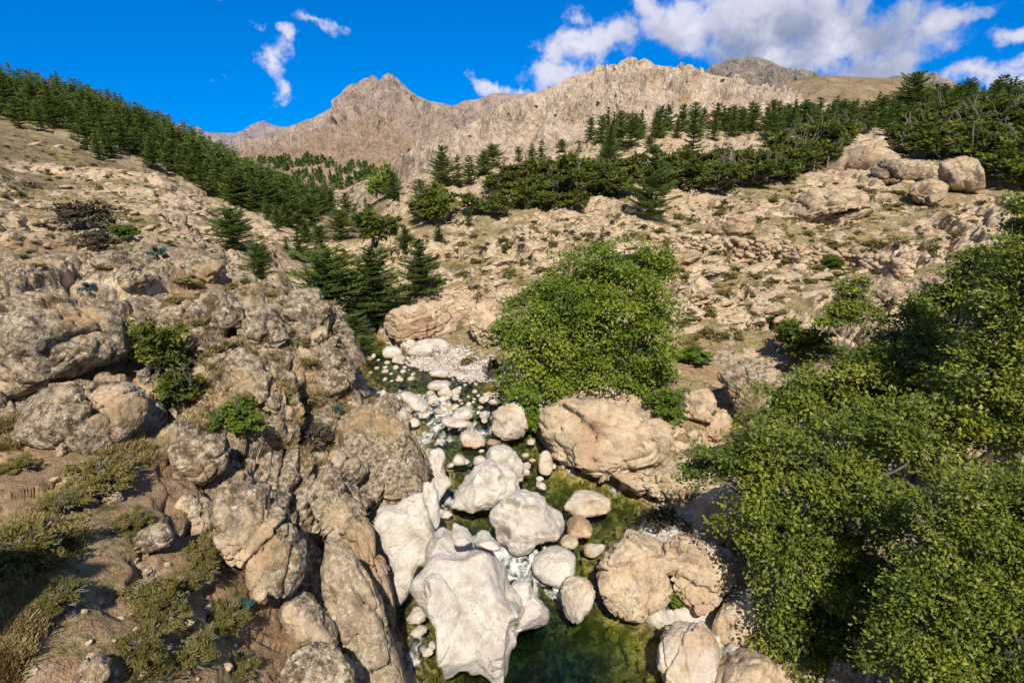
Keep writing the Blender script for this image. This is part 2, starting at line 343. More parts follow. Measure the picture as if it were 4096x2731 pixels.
def get_bvh():
    global bvh
    if bvh is None:
        st = 2; idx = np.arange(0, NR, st)[:, None]*NC + np.arange(0, NC, st)[None]
        nr, nc = idx.shape; V = Pd[idx.ravel()]
        bvh = BVHTree.FromPolygons(V.tolist(), grid_faces(nr, nc).tolist())
    return bvh
O = Vector((0, 0, CZ))
def hit(u, v, water=True):           # ground (or water) point seen at a photo point
    d = Vector(ray(u, v)); r = get_bvh().ray_cast(O, d.normalized(), 2000)
    if r[0] is None: return None
    p = np.array(r[0])
    if water and p[2] < water_z(p[1]) and p[1] < 60:
        q = on_water(u, v)
        if q[1] < p[1]: p = q
    return p
def drop(x, y):                      # ground height under a point
    r = get_bvh().ray_cast(Vector((x, y, 300)), Vector((0, 0, -1)), 600)
    return None if r[0] is None else float(r[0].z)
# ------------------------------------------------------------------ ground material
m_ter, n = material('granite_ground')
geo = n.new('ShaderNodeNewGeometry'); pos = geo.outputs['Position']
def attr_rgb(n, nm):
    a = n.new('ShaderNodeAttribute', attribute_name=nm); s_ = n.new('ShaderNodeSeparateColor'); n.l.new(a.outputs['Color'], s_.inputs[0]); return s_.outputs
ta = attr_rgb(n, 'ta'); tb = attr_rgb(n, 'tb')
def granite(n, pos, lich, scour, tone=1.0):
    """tan granite, lichen-covered and water-polished states; returns colour, bump height"""
    big = n.noise(pos, .35, 3); mid = n.noise(pos, 1.6, 4, .65); fine = n.noise(pos, 9, 4, .75)
    tan = n.ramp(mid, [(.28, (.32, .225, .13)), (.45, (.52, .40, .265)), (.62, (.64, .51, .36)), (.8, (.71, .595, .45))])
    tan = n.mix(n.ss(big, .5, .72), tan, (.48, .32, .21))
    tan = n.mix(n.math('MULTIPLY', n.ss(fine, .52, .68), .55), tan, (.17, .125, .09))
    pv = n.vec('ADD', pos, n.vec('SCALE', n.noise(pos, 3.0, 3, col=True), .3))
    spots = n.voro(pv, 4.5); spots2 = n.voro(pv, 17.0); sp3 = n.noise(pos, 5, 5, .75)
    lc = n.ramp(sp3, [(.34, (.04, .028, .017)), (.43, (.14, .105, .067)), (.52, (.30, .235, .155)), (.62, (.48, .40, .29))])
    lc = n.mix(n.math('MULTIPLY', n.ss(spots, .34, .22), n.ss(mid, .4, .58)), lc, (.55, .51, .45))
    lc = n.mix(n.math('MULTIPLY', n.ss(spots2, .30, .16), .8), lc, (.62, .59, .53))
    lc = n.mix(n.math('MULTIPLY', n.ss(mid, .53, .61), .85), lc, (.09, .058, .028))
    lc = n.mix(n.math('MULTIPLY', n.ss(big, .5, .66), .6), lc, (.40, .27, .14))
    col = n.mix(lich, tan, lc)
    wh = n.ramp(mid, [(.3, (.42, .37, .315)), (.5, (.60, .55, .485)), (.7, (.70, .665, .61))])
    wh = n.mix(n.math('MULTIPLY', n.ss(fine, .56, .7), .35), wh, (.38, .33, .28))
    wc = n.voro(n.vec('ADD', pos, n.vec('SCALE', n.noise(pos, 1.7, 3, .7, col=True), 1.1)), .75, 'DISTANCE_TO_EDGE'); wk = n.math('MULTIPLY', n.ss(wc, .02, .0), n.ss(big, .44, .52))
    wh = n.mix(n.math('MULTIPLY', n.ss(sp3, .55, .68), .45), wh, (.47, .355, .235)); wh = n.mix(n.math('MULTIPLY', n.ss(n.noise(n.vec('MULTIPLY', pos, (1, 1, .25)), 2.4, 3, .6), .56, .68), .4), wh, (.34, .30, .26)); wh = n.mix(n.math('MULTIPLY', wk, .55), wh, (.17, .13, .09))
    col = n.mix(scour, col, wh)
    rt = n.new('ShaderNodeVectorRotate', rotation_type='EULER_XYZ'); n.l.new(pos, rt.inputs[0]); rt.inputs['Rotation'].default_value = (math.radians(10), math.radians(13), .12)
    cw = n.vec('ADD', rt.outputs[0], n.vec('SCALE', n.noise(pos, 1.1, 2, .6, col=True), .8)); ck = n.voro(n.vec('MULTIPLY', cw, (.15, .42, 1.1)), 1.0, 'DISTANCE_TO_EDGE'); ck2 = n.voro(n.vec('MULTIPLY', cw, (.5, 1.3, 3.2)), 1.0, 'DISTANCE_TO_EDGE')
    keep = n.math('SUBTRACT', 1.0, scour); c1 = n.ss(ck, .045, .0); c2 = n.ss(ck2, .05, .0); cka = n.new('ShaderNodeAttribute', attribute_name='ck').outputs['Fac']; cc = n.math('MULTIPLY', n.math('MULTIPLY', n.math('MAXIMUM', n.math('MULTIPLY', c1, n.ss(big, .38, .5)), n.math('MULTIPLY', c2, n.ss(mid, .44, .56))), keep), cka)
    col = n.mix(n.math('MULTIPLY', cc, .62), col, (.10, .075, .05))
    h = n.math('ADD', n.math('MULTIPLY', mid, .5), n.math('MULTIPLY', fine, .24)); h = n.math('SUBTRACT', h, n.math('MULTIPLY', cc, .35))
    return col, h
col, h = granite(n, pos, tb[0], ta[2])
ns = n.noise(pos, 3.5, 5, .7); ng = n.noise(pos, .6, 4)
sp4 = n.noise(pos, 24, 3, .8); earth = n.ramp(n.math('ADD', n.math('MULTIPLY', ns, .5), n.math('MULTIPLY', sp4, .5)), [(.36, (.16, .085, .04)), (.45, (.37, .225, .12)), (.54, (.52, .355, .21)), (.64, (.63, .50, .36))])
gn = n.noise(pos, 6, 4, .75); grass = n.ramp(gn, [(.33, (.08, .065, .02)), (.43, (.27, .21, .085)), (.54, (.45, .345, .17)), (.67, (.62, .49, .28))])
grass = n.mix(n.math('MULTIPLY', n.ss(ng, .5, .66), .8), grass, n.ramp(gn, [(.35, (.03, .038, .009)), (.6, (.12, .125, .03))]))
vm = n.ss(n.math('ADD', ta[0], n.math('MULTIPLY', n.math('SUBTRACT', n.noise(pos, 2.4, 6, .72), .5), 1.5)), .38, .62)
scrub = n.ramp(n.noise(pos, 1.3, 4, .8), [(.3, (.045, .05, .016)), (.45, (.13, .10, .05)), (.6, (.24, .165, .095)), (.75, (.40, .30, .20))])
col = n.mix(n.math('MULTIPLY', tb[2], .85), col, scrub)
col = n.mix(ta[1], col, earth); col = n.mix(n.math('MULTIPLY', vm, .9), col, grass)
cob = n.voro(n.vec('ADD', pos, n.vec('SCALE', n.noise(pos, 3, 5, .75, col=True), .9)), 5.5, 'F1', 1)
sc_ = n.new('ShaderNodeSeparateColor'); n.l.new(cob, sc_.inputs[0])
bedc = n.ramp(sc_.outputs[0], [(.15, (.09, .08, .02)), (.45, (.22, .175, .05)), (.7, (.34, .26, .10)), (.92, (.46, .36, .19))])
bedc = n.mix(n.ss(n.noise(pos, .9, 4), .45, .65), bedc, (.05, .055, .014))
col = n.mix(tb[1], col, bedc)
h = n.math('ADD', h, n.math('MULTIPLY', n.math('MULTIPLY', n.math('ADD', gn, sp4), n.math('MAXIMUM', vm, ta[1])), .32)); nrm = n.bump(h, 1.0, .25)
principled(n, col, .9, nrm, .25)
tmesh.materials.append(m_ter)
# ------------------------------------------------------------------ water
def water_grid():
    ys = np.concatenate([np.arange(3, 48, .11), np.arange(48, 56, .5)]); t = np.linspace(0, 1, 90)
    xl = np.interp(ys, shL[:, 1], shL[:, 0])-1.2; sr = shR[::-1]; o = np.argsort(sr[:, 1], kind='stable'); xr = np.interp(ys, sr[o, 1], sr[o, 0])+1.6
    k = np.ones(9)/9
    xl = np.minimum(xl, np.convolve(np.pad(xl, 4, mode='edge'), k, 'valid')); xr = np.maximum(xr, np.convolve(np.pad(xr, 4, mode='edge'), k, 'valid'))
    X = xl[:, None]+(xr-xl)[:, None]*t; Y = np.repeat(ys[:, None], 90, 1); Z = water_z(Y)
    return np.stack([X, Y, Z], -1)
WG = water_grid(); nr, nc = WG.shape[:2]; WP = WG.reshape(-1, 3).astype(F32)
FOAM = [(548,560,.9),(540,574,.9),(530,585,.8),(515,550,.8),(508,566,.8),(502,548,.7),(525,560,.9),(425,590,.55),(418,588,.4),(452,500,.6),(460,492,.5),(440,512,.45),(428,437,.8),(445,440,.7),(468,436,.7),(477,441,.5),(400,394,.5),(440,405,.8),(425,412,.8),(455,420,.9),(436,425,.8),(470,428,.6),(418,645,.5),(412,660,.45),(616,490,.5),(585,496,.3),(560,590,.6),(572,470,.4),(566,400,.01),(445,415,.8),(430,398,.6),(470,410,.5),(455,395,.4),(485,432,.5)]
foam = np.zeros(len(WP), F32)
for (u, v, rad) in FOAM:
    c = on_water(u, v); d = np.hypot((WP[:, 0]-c[0]), (WP[:, 1]-c[1])*.75)/rad; foam = np.maximum(foam, sst(1.6, .2, d)*.9)
slope_f = np.interp(WP[:, 1], [18.2, 18.5, 19.2, 19.6, 29, 30, 33.5, 34], [0, .55, .55, 0, 0, .3, .3, 0])
foam = np.clip(foam*.85 + slope_f*.25, 0, 1)
rip = .05*fbm(WP*np.array([1.6, 1.6, 1], F32), 3, 8)*(.25+foam*1.6); WP[:, 2] += rip
wsd = poly_sd(WP); depth = np.clip(water_z(WP[:, 1])-np.minimum(ground_z(WP[:, 0], WP[:, 1])[0], 99), 0, 3)
wm = mesh_np('stream', WP, grid_faces(nr, nc), attrs={'wa': np.stack([foam, np.clip(depth/2, 0, 1), np.zeros(len(WP))], 1)})
stream = tag(link('stream', wm), 'clear green mountain stream with small rapids between pale boulders', 'stream', kind='structure')
m_wat, n = material('stream_water'); geo = n.new('ShaderNodeNewGeometry'); pos = geo.outputs['Position']; wa = attr_rgb(n, 'wa')
tint = n.ramp(wa[1], [(.05, (.96, .97, .90)), (.35, (.62, .72, .45)), (.62, (.30, .45, .31)), (.85, (.10, .24, .22))])
tr = n.new('ShaderNodeBsdfTransparent'); n.put(tr.inputs[0], tint)
gl = n.new('ShaderNodeBsdfGlossy'); gl.inputs['Roughness'].default_value = .04; n.put(gl.inputs[0], (.9, .95, 1))
st_ = n.vec('MULTIPLY', pos, (1.0, .55, 1))
nb = n.bump(n.math('ADD', n.noise(st_, 3.2, 4, .6, .6), n.math('MULTIPLY', n.noise(st_, 11, 3, .6), .35)), .55, .12); n.put(gl.inputs['Normal'], nb)
fr = n.new('ShaderNodeFresnel'); fr.inputs[0].default_value = 1.33; n.put(fr.inputs['Normal'], nb)
mx = n.new('ShaderNodeMixShader'); n.l.new(fr.outputs[0], mx.inputs[0]); n.l.new(tr.outputs[0], mx.inputs[1]); n.l.new(gl.outputs[0], mx.inputs[2])
df = n.new('ShaderNodeBsdfDiffuse'); n.put(df.inputs[0], (.80, .83, .84))
fx = n.vec('MULTIPLY', n.vec('ADD', pos, n.vec('SCALE', n.noise(pos, 1.5, 3, col=True), .5)), (1.6, .8, 1))
fm = n.math('MULTIPLY', n.ss(n.math('ADD', wa[0], n.math('MULTIPLY', n.math('SUBTRACT', n.noise(fx, 2.2, 3, .5, 1.0), .5), 2.0)), .48, 1.15), .78)
m2 = n.new('ShaderNodeMixShader'); n.l.new(fm, m2.inputs[0]); n.l.new(mx.outputs[0], m2.inputs[1]); n.l.new(df.outputs[0], m2.inputs[2]); n.l.new(m2.outputs[0], n.out.inputs[0])
wm.materials.append(m_wat)
# ------------------------------------------------------------------ sky, sun
SUN_E = math.radians(50); SUN_A = math.radians(3)
world = bpy.data.worlds.new('World'); scene.world = world; world.use_nodes = True
n = NT(world); n.n.clear(); wo = n.new('ShaderNodeOutputWorld'); bg = n.new('ShaderNodeBackground'); n.l.new(bg.outputs[0], wo.inputs[0])
sky = n.new('ShaderNodeTexSky', sky_type='NISHITA'); sky.sun_disc = False; sky.sun_elevation = SUN_E; sky.sun_rotation = math.pi + SUN_A; sky.air_density = 1.0; sky.dust_density = .3; sky.ozone_density = 3.0; sky.altitude = 600
tc = n.new('ShaderNodeTexCoord'); dirv = n.vec('NORMALIZE', tc.outputs['Generated'])
lift = n.vec('NORMALIZE', n.vec('ADD', n.vec('MULTIPLY', dirv, (1, 1, .9)), (0, 0, .20))); n.l.new(lift, sky.inputs['Vector'])
hs = n.new('ShaderNodeHueSaturation'); n.l.new(sky.outputs[0], hs.inputs['Color']); hs.inputs['Saturation'].default_value = 1.6; hs.inputs['Hue'].default_value = .511; hs.inputs['Value'].default_value = 1.12
SKYS = .13
sx = n.new('ShaderNodeSeparateXYZ'); n.l.new(dirv, sx.inputs[0])
az = n.math('ARCTAN2', sx.outputs[0], sx.outputs[1]); el = n.math('ARCSINE', sx.outputs[2])
cx = n.new('ShaderNodeCombineXYZ'); n.l.new(az, cx.inputs[0]); n.l.new(el, cx.inputs[1]); ae = cx.outputs[0]
w1 = n.noise(ae, 7, 7, .62, .0, True); w2 = n.noise(ae, 26, 6, .6, .2)
wv = n.vec('MULTIPLY', n.vec('SUBTRACT', w1, (.5, .5, .5)), (.16, .12, 0)); aw = n.vec('ADD', ae, wv)
CLOUD = [  # photo point, half width, half height (photo points), softness, tilt
 (762,26,120,46,1.0,8),(850,44,110,38,1.0,8),(700,20,70,34,.9,0),(790,62,90,18,.8,6),(930,30,44,17,.85,-12),(880,70,80,20,.7,-8),(1005,40,40,12,.75,-16),(985,78,70,12,.6,-10),(1015,85,40,14,.7,0),
 (583,50,46,26,.85,-6),(600,40,34,26,.9,0),(565,76,42,18,.7,0),(490,88,26,9,.75,6),(520,92,16,5,.5,0),(575,14,18,18,.45,30),(1040,5,30,20,.6,0),
 (268,62,13,16,.55,10),(278,84,14,9,.55,30),(275,37,10,8,.42,0),(318,28,22,6,.46,10),(247,27,8,6,.35,0),(240,2,16,5,.45,0),(217,67,9,4,.3,0),(285,92,12,8,.5,0),(640,8,20,24,.5,20)]
def azel(u, v):
    d = ray(u, v); d = d/np.linalg.norm(d); return math.atan2(d[0], d[1]), math.asin(d[2])
dens = None
for (u, v, hw, hh, s_, tl) in CLOUD:
    a0, e0 = azel(u, v); a1, _ = azel(u+hw, v); _, e1 = azel(u, v-hh)
    q = n.vec('SUBTRACT', aw, (a0, e0, 0)); r_ = n.new('ShaderNodeVectorRotate', rotation_type='Z_AXIS'); n.l.new(q, r_.inputs[0]); r_.inputs['Angle'].default_value = math.radians(tl)
    L_ = n.vec('LENGTH', n.vec('MULTIPLY', r_.outputs[0], (1/(a1-a0), 1/(e1-e0), 0)))
    d_ = n.math('MULTIPLY', n.math('SUBTRACT', 1.25, L_), s_)
    dens = d_ if dens is None else n.math('SMOOTH_MAX', dens, d_, .12)
wv2 = n.noise(ae, 9, 8, .6); w2c = n.math('MULTIPLY', n.math('SUBTRACT', wv2, .5), 1.5)
w3c = n.math('MULTIPLY', n.math('SUBTRACT', w2, .5), 1.25)
dn = n.math('ADD', n.math('ADD', dens, w2c), w3c)
alpha = n.ss(dn, .12, .72)
thick = n.ss(n.math('ADD', dn, n.math('MULTIPLY', n.math('SUBTRACT', n.noise(ae, 14, 5, .6), .5), 1.2)), .55, 1.45)
a0, e0 = azel(775, 60); gq = n.vec('MULTIPLY', n.vec('SUBTRACT', aw, (a0, e0, 0)), (1/.30, 1/.085, 0)); gm = n.ss(n.vec('LENGTH', gq), 1.15, .25)
ccol = n.mix(thick, (.62, .62, .74), (.86, .85, .88)); ccol = n.mix(n.math('MULTIPLY', gm, n.ss(n.noise(ae, 10, 5, .6), .25, .6)), ccol, (.24, .28, .40))
skyc = n.vec('SCALE', hs.outputs[0], SKYS)
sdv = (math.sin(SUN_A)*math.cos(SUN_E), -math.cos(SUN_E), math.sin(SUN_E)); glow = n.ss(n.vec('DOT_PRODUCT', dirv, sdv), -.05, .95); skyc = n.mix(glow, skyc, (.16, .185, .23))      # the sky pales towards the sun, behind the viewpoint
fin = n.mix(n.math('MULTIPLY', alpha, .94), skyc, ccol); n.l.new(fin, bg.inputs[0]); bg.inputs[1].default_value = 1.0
sund = bpy.data.lights.new('sun', 'SUN'); sund.energy = 4.6; sund.angle = math.radians(.53); sund.color = (1, .92, .80)
sun = link('sun', sund); sun.rotation_euler = Vector((math.sin(SUN_A)*math.cos(SUN_E)*-1, math.cos(SUN_E), -math.sin(SUN_E))).to_track_quat('-Z', 'Y').to_euler()
scene.view_settings.view_transform = 'Standard'; scene.view_settings.look = 'None'; scene.view_settings.exposure = .27; scene.view_settings.gamma = 1
scene.cycles.max_bounces = 5; scene.cycles.transparent_max_bounces = 12; scene.cycles.diffuse_bounces = 2; scene.cycles.glossy_bounces = 2; scene.cycles.transmission_bounces = 2
# ------------------------------------------------------------------ mountains
def mountain(name, label, crest, dist, foot, fdist, mat, amp=1.0, seed=0, na=520, nt=200, pw=1.0, rough=1.0, veg=None):
    """rock massif through a crest line and a foot line (photo points with distances), with a back slope"""
    c = np.array(crest, float); u = np.linspace(c[0, 0], c[-1, 0], na); cv = np.interp(u, c[:, 0], c[:, 1]); f = np.array(foot, float); fv = np.interp(u, f[:, 0], f[:, 1])
    dd = np.interp(u, *np.array(dist, float).T); fd = np.interp(u, *np.array(fdist, float).T)
    C = at(u, cv, dd); B = at(u, fv, fd); t = np.linspace(-.12, 1, nt)
    tt = np.clip(t, 0, 1)[:, None]
    X = B[None, :, 0]+(C-B)[None, :, 0]*t[:, None]; Y = B[None, :, 1]+(C-B)[None, :, 1]*t[:, None]; Z = B[None, :, 2]+(C-B)[None, :, 2]*(np.sign(t)*np.abs(t)**pw)[:, None]
    nb = nt//3; tb = np.linspace(0, 1, nb+1)[1:]; H = (C-B)[:, 2]
    Xb = C[None, :, 0]+(C-B)[None, :, 0]*tb[:, None]*.7; Yb = C[None, :, 1]+(C-B)[None, :, 1]*tb[:, None]*.7; Zb = C[None, :, 2]-(H*.9)[None]*(tb**1.2)[:, None]
    G = np.stack([np.concatenate([X, Xb]), np.concatenate([Y, Yb]), np.concatenate([Z, Zb])], -1); nr = len(G)
    Pm = G.reshape(-1, 3); S = float(np.percentile(H, 70)); Nn = grid_normals(G).reshape(-1, 3)
    q = (Pm/S).astype(F32); tw = np.concatenate([tt[:, 0], np.ones(nb)]); env = np.repeat(np.clip(np.minimum(1.0, (1-np.concatenate([t, 1-np.linspace(0, .4, nb)]))*5+.10), 0, 1)[:, None], na, 1).ravel()
    qq = q*np.array([2.2, 2.2, 1.2], F32)
    lowk = np.repeat((.35+.65*sst(.12, .55, tw+0*tw))[:, None], na, 1).ravel(); d = (ridged(qq*np.array([.8, .8, 1], F32), 5, seed+1, .42)-.55)*.19*env*amp*lowk + fbm(q*4, 4, seed+2)*.05*amp*env
    f1, f2, r_, v_ = cells(q*np.array([10, 10, 6], F32)+fbm(q*4, 2, seed+9)[:, None]*.7, seed+3); d += ((r_[:, 0]-.5)*.03 - .02*np.exp(-(f2-f1)/.07))*rough*amp*np.maximum(env, .2)*lowk
    f1, f2, r2, v_ = cells(q*np.array([26, 26, 18], F32)+fbm(q*9, 2, seed+12)[:, None]*.6, seed+4); d += ((r2[:, 0]-.5)*.010 - .010*np.exp(-(f2-f1)/.08))*rough*amp*np.maximum(env, .4)*lowk
    Pm = Pm + Nn*(d*S)[:, None]
    me = mesh_np(name, Pm, grid_faces(nr, na), (mat,), attrs={'ht': np.clip((Pm[:, 2]-np.repeat(B[None, :, 2], nr, 0).ravel())/np.maximum(np.repeat(H[None], nr, 0).ravel(), 1e-3), 0, 1.2)})
    return tag(link(name, me), label, 'mountain', kind='structure'), Pm.reshape(nr, na, 3)
def mountain_mat(name, S, cols, low, lowmix=(0.0, .45), dark=(.10, .085, .08), orange=None, bumpd=1.0, speck=.5):
    m, n = material(name); geo = n.new('ShaderNodeNewGeometry'); p = n.vec('SCALE', geo.outputs['Position'], 1/S)
    ht = n.new('ShaderNodeAttribute', attribute_name='ht').outputs['Fac']
    pz = n.vec('MULTIPLY', p, (1, 1, .45)); a = n.noise(pz, 7, 7, .65); b = n.noise(pz, 26, 7, .72); c = n.noise(p, 2.2, 4)
    col = n.ramp(n.math('ADD', n.math('MULTIPLY', a, .55), n.math('MULTIPLY', b, .45)), [(.34, dark), (.43, cols[0]), (.52, cols[1]), (.64, cols[2])])
    col = n.mix(n.math('MULTIPLY', n.ss(b, .56, .70), .55), col, dark)
    if orange: col = n.mix(n.math('MULTIPLY', n.ss(n.noise(pz, 5, 4, .6), .62, .72), .6), col, orange)
    lo_ = n.ss(n.math('ADD', ht, n.math('MULTIPLY', n.math('SUBTRACT', c, .5), 1.1)), lowmix[1], lowmix[0])
    lc = n.mix(n.ss(b, .42, .6), low, tuple(x*.55 for x in low)); col = n.mix(n.math('MULTIPLY', lo_, .85), col, lc)
    cr = n.voro(n.vec('ADD', pz, n.vec('SCALE', n.noise(pz, 5, 4, .6, col=True), .28)), 13, 'DISTANCE_TO_EDGE')
    hgt_ = n.math('ADD', n.math('ADD', n.math('MULTIPLY', a, 1.0), n.math('MULTIPLY', b, .45)), n.math('MULTIPLY', n.ss(cr, 0, .12), .12))
    spk = n.math('MULTIPLY', n.ss(n.noise(p, 55, 4, .7), .56, .62), n.math('MULTIPLY', n.ss(n.noise(p, 4, 3), .42, .56), n.ss(ht, .95, .35))); col = n.mix(n.math('MULTIPLY', spk, speck), col, (.075, .075, .035))
    col = n.mix(n.math('MULTIPLY', n.ss(cr, .05, .0), n.math('MULTIPLY', n.ss(a, .5, .62), .45*bumpd)), col, dark)
    principled(n, col, .95, n.bump(hgt_, 1.0, S*.06*bumpd), .1); return m
mm0 = mountain_mat('haze_tinted_rock', 420, [(.25,.215,.25),(.35,.30,.33),(.43,.37,.38)], (.36,.25,.17), (.1,.6), dark=(.13,.125,.15))  # violet cast of distance haze is put into the rock colour
mm1 = mountain_mat('peak_rock', 260, [(.29,.225,.19),(.43,.34,.285),(.52,.43,.365)], (.43,.30,.195), (.2,.72), orange=(.38,.22,.14))
mm3 = mountain_mat('pale_granite', 75, [(.40,.31,.235),(.60,.485,.375),(.71,.60,.485)], (.33,.26,.18), (-.05,.22), dark=(.14, .105, .075), orange=(.50,.29,.14), speck=.9)
mm4 = mountain_mat('grey_rock', 300, [(.20,.175,.155),(.30,.26,.225),(.40,.35,.30)], (.26,.20,.13), (.1,.5), dark=(.09,.085,.09))
mm5 = mountain_mat('brown_slope', 300, [(.20,.155,.09),(.28,.21,.13),(.35,.27,.175)], (.30,.21,.13), (.0,.3), dark=(.12,.11,.05), bumpd=.35)
mmv = mountain_mat('valley_rock', 60, [(.30,.22,.15),(.42,.31,.21),(.50,.40,.29)], (.40,.26,.16), (.2,.9), dark=(.13,.11,.06))
K = 1024/2352
def k(L): return [(a*K, b*K) for a, b in L]
mountain('mountain', 'haze-violet jagged far ridge with small pinnacles beyond the forested slope', k([(330,300),(380,284),(395,280),(404,283),(415,284),(422,289),(430,298),(437,304),(442,294),(452,289),(462,294),(470,302),(500,304),(540,304),(560,299),(575,287),(592,279),(606,276),(622,284),(640,289),(675,291),(720,296),(760,300)]), [(0,2600),(400,2600)], k([(300,400),(800,420)]), [(0,2200),(400,2200)], mm0, .6, 3, na=420, nt=150)
mountain('mountain', 'far haze-violet knob peeking over the wooded skyline', k([(190,240),(205,214),(213,208),(226,209),(236,215),(246,226),(262,250)]), [(0,2600),(400,2600)], k([(150,300),(300,300)]), [(0,2300),(400,2300)], mm0, .5, 4, na=80, nt=60)
mountain('mountain', 'stony ridge between the twin peak and the pale massif', k([(1000,262),(1040,242),(1060,234),(1075,230),(1100,226),(1130,217),(1150,213),(1165,217),(1190,216),(1215,213),(1240,208),(1300,215),(1360,240)]), [(0,2300),(700,2300)], k([(900,360),(1400,360)]), [(0,1950),(700,1950)], mm1, .7, 6, na=300, nt=140)
mountain('mountain', 'steep tan mountain with a cleft twin summit', k([(420,372),(520,345),(560,326),(600,318),(640,298),(680,286),(700,278),(735,263),(758,249),(770,243),(778,230),(786,214),(797,199),(806,194),(818,192),(826,184),(838,178),(848,179),(855,174),(862,176),(868,184),(876,183),(882,173),(890,168),(900,170),(914,180),(930,196),(946,210),(960,221),(985,234),(1010,236),(1040,241),(1060,240),(1090,256),(1120,276),(1150,300),(1200,330)]), [(0,1500),(330,1450),(600,1300)], k([(400,400),(700,385),(900,385),(1200,370)]), [(0,1100),(600,1000)], mm1, .9, 1, na=620, nt=260, pw=1.1)
mountain('mountain', 'grey craggy dome summit under the big cloud', k([(1500,215),(1560,185),(1600,168),(1625,158),(1645,147),(1665,141),(1682,133),(1700,131),(1720,129),(1740,132),(1760,138),(1782,147),(1800,155),(1818,162),(1830,164),(1838,157),(1848,157),(1858,163),(1880,172),(1910,178),(1960,200)]), [(0,1900),(1024,1900)], k([(1450,270),(2000,270)]), [(0,1550),(1024,1550)], mm4, .85, 8, na=360, nt=160)
mountain('mountain', 'low grey rock summit beyond the brown hill', k([(2000,200),(2040,178),(2052,173),(2080,172),(2098,167),(2112,165),(2130,168),(2146,168),(2152,175),(2168,181),(2190,188),(2230,200)]), [(0,2000),(1024,2000)], k([(1980,260),(2260,260)]), [(0,1500),(1024,1500)], mm4, .8, 9, na=160, nt=80)
mountain('mountain', 'smooth brown grassy hill above the pines', k([(1640,235),(1720,212),(1780,198),(1820,186),(1860,177),(1900,174),(1950,175),(2000,178),(2050,181),(2100,188),(2160,196),(2240,206),(2420,220)]), [(0,1100),(1100,1100)], k([(1600,300),(2450,300)]), [(0,620),(1100,620)], mm5, .3, 12, na=420, nt=160, rough=.3)
pale, PALE = mountain('mountain', 'pale craggy granite ridge rising behind the pine belt', k([(640,520),(700,482),(740,462),(800,432),(870,397),(940,352),(1000,328),(1060,300),(1100,278),(1150,246),(1185,232),(1205,222),(1230,211),(1262,197),(1280,193),(1300,186),(1330,170),(1350,163),(1372,151),(1390,153),(1402,148),(1418,153),(1428,140),(1440,136),(1452,133),(1468,139),(1482,139),(1500,149),(1525,154),(1545,152),(1562,157),(1582,157),(1600,164),(1622,164),(1650,172),(1680,180),(1720,192),(1760,206),(1800,218),(1860,240),(1960,280)]), [(0,220),(330,275),(450,420),(620,570),(860,540)], k([(620,560),(760,530),(900,480),(1000,445),(1150,400),(1300,360),(1400,330),(1600,310),(2000,310)]), [(0,200),(280,225),(400,310),(600,400),(900,430)], mm3, 1.15, 2, na=760, nt=320, pw=.95, rough=1.5)
val, VAL = mountain('hill', 'low tan valley hill dotted with dark pines', k([(540,384),(580,374),(620,370),(650,366),(690,364),(720,366),(760,372),(800,378),(840,384),(900,392)]), [(0,640),(400,640)], k([(540,500),(620,505),(700,505),(780,500),(900,470)]), [(0,380),(400,380)], mmv, .5, 14, na=220, nt=120, rough=.8)
val['category'] = 'hill'
print('mountains', round(time.time()-T0, 1))
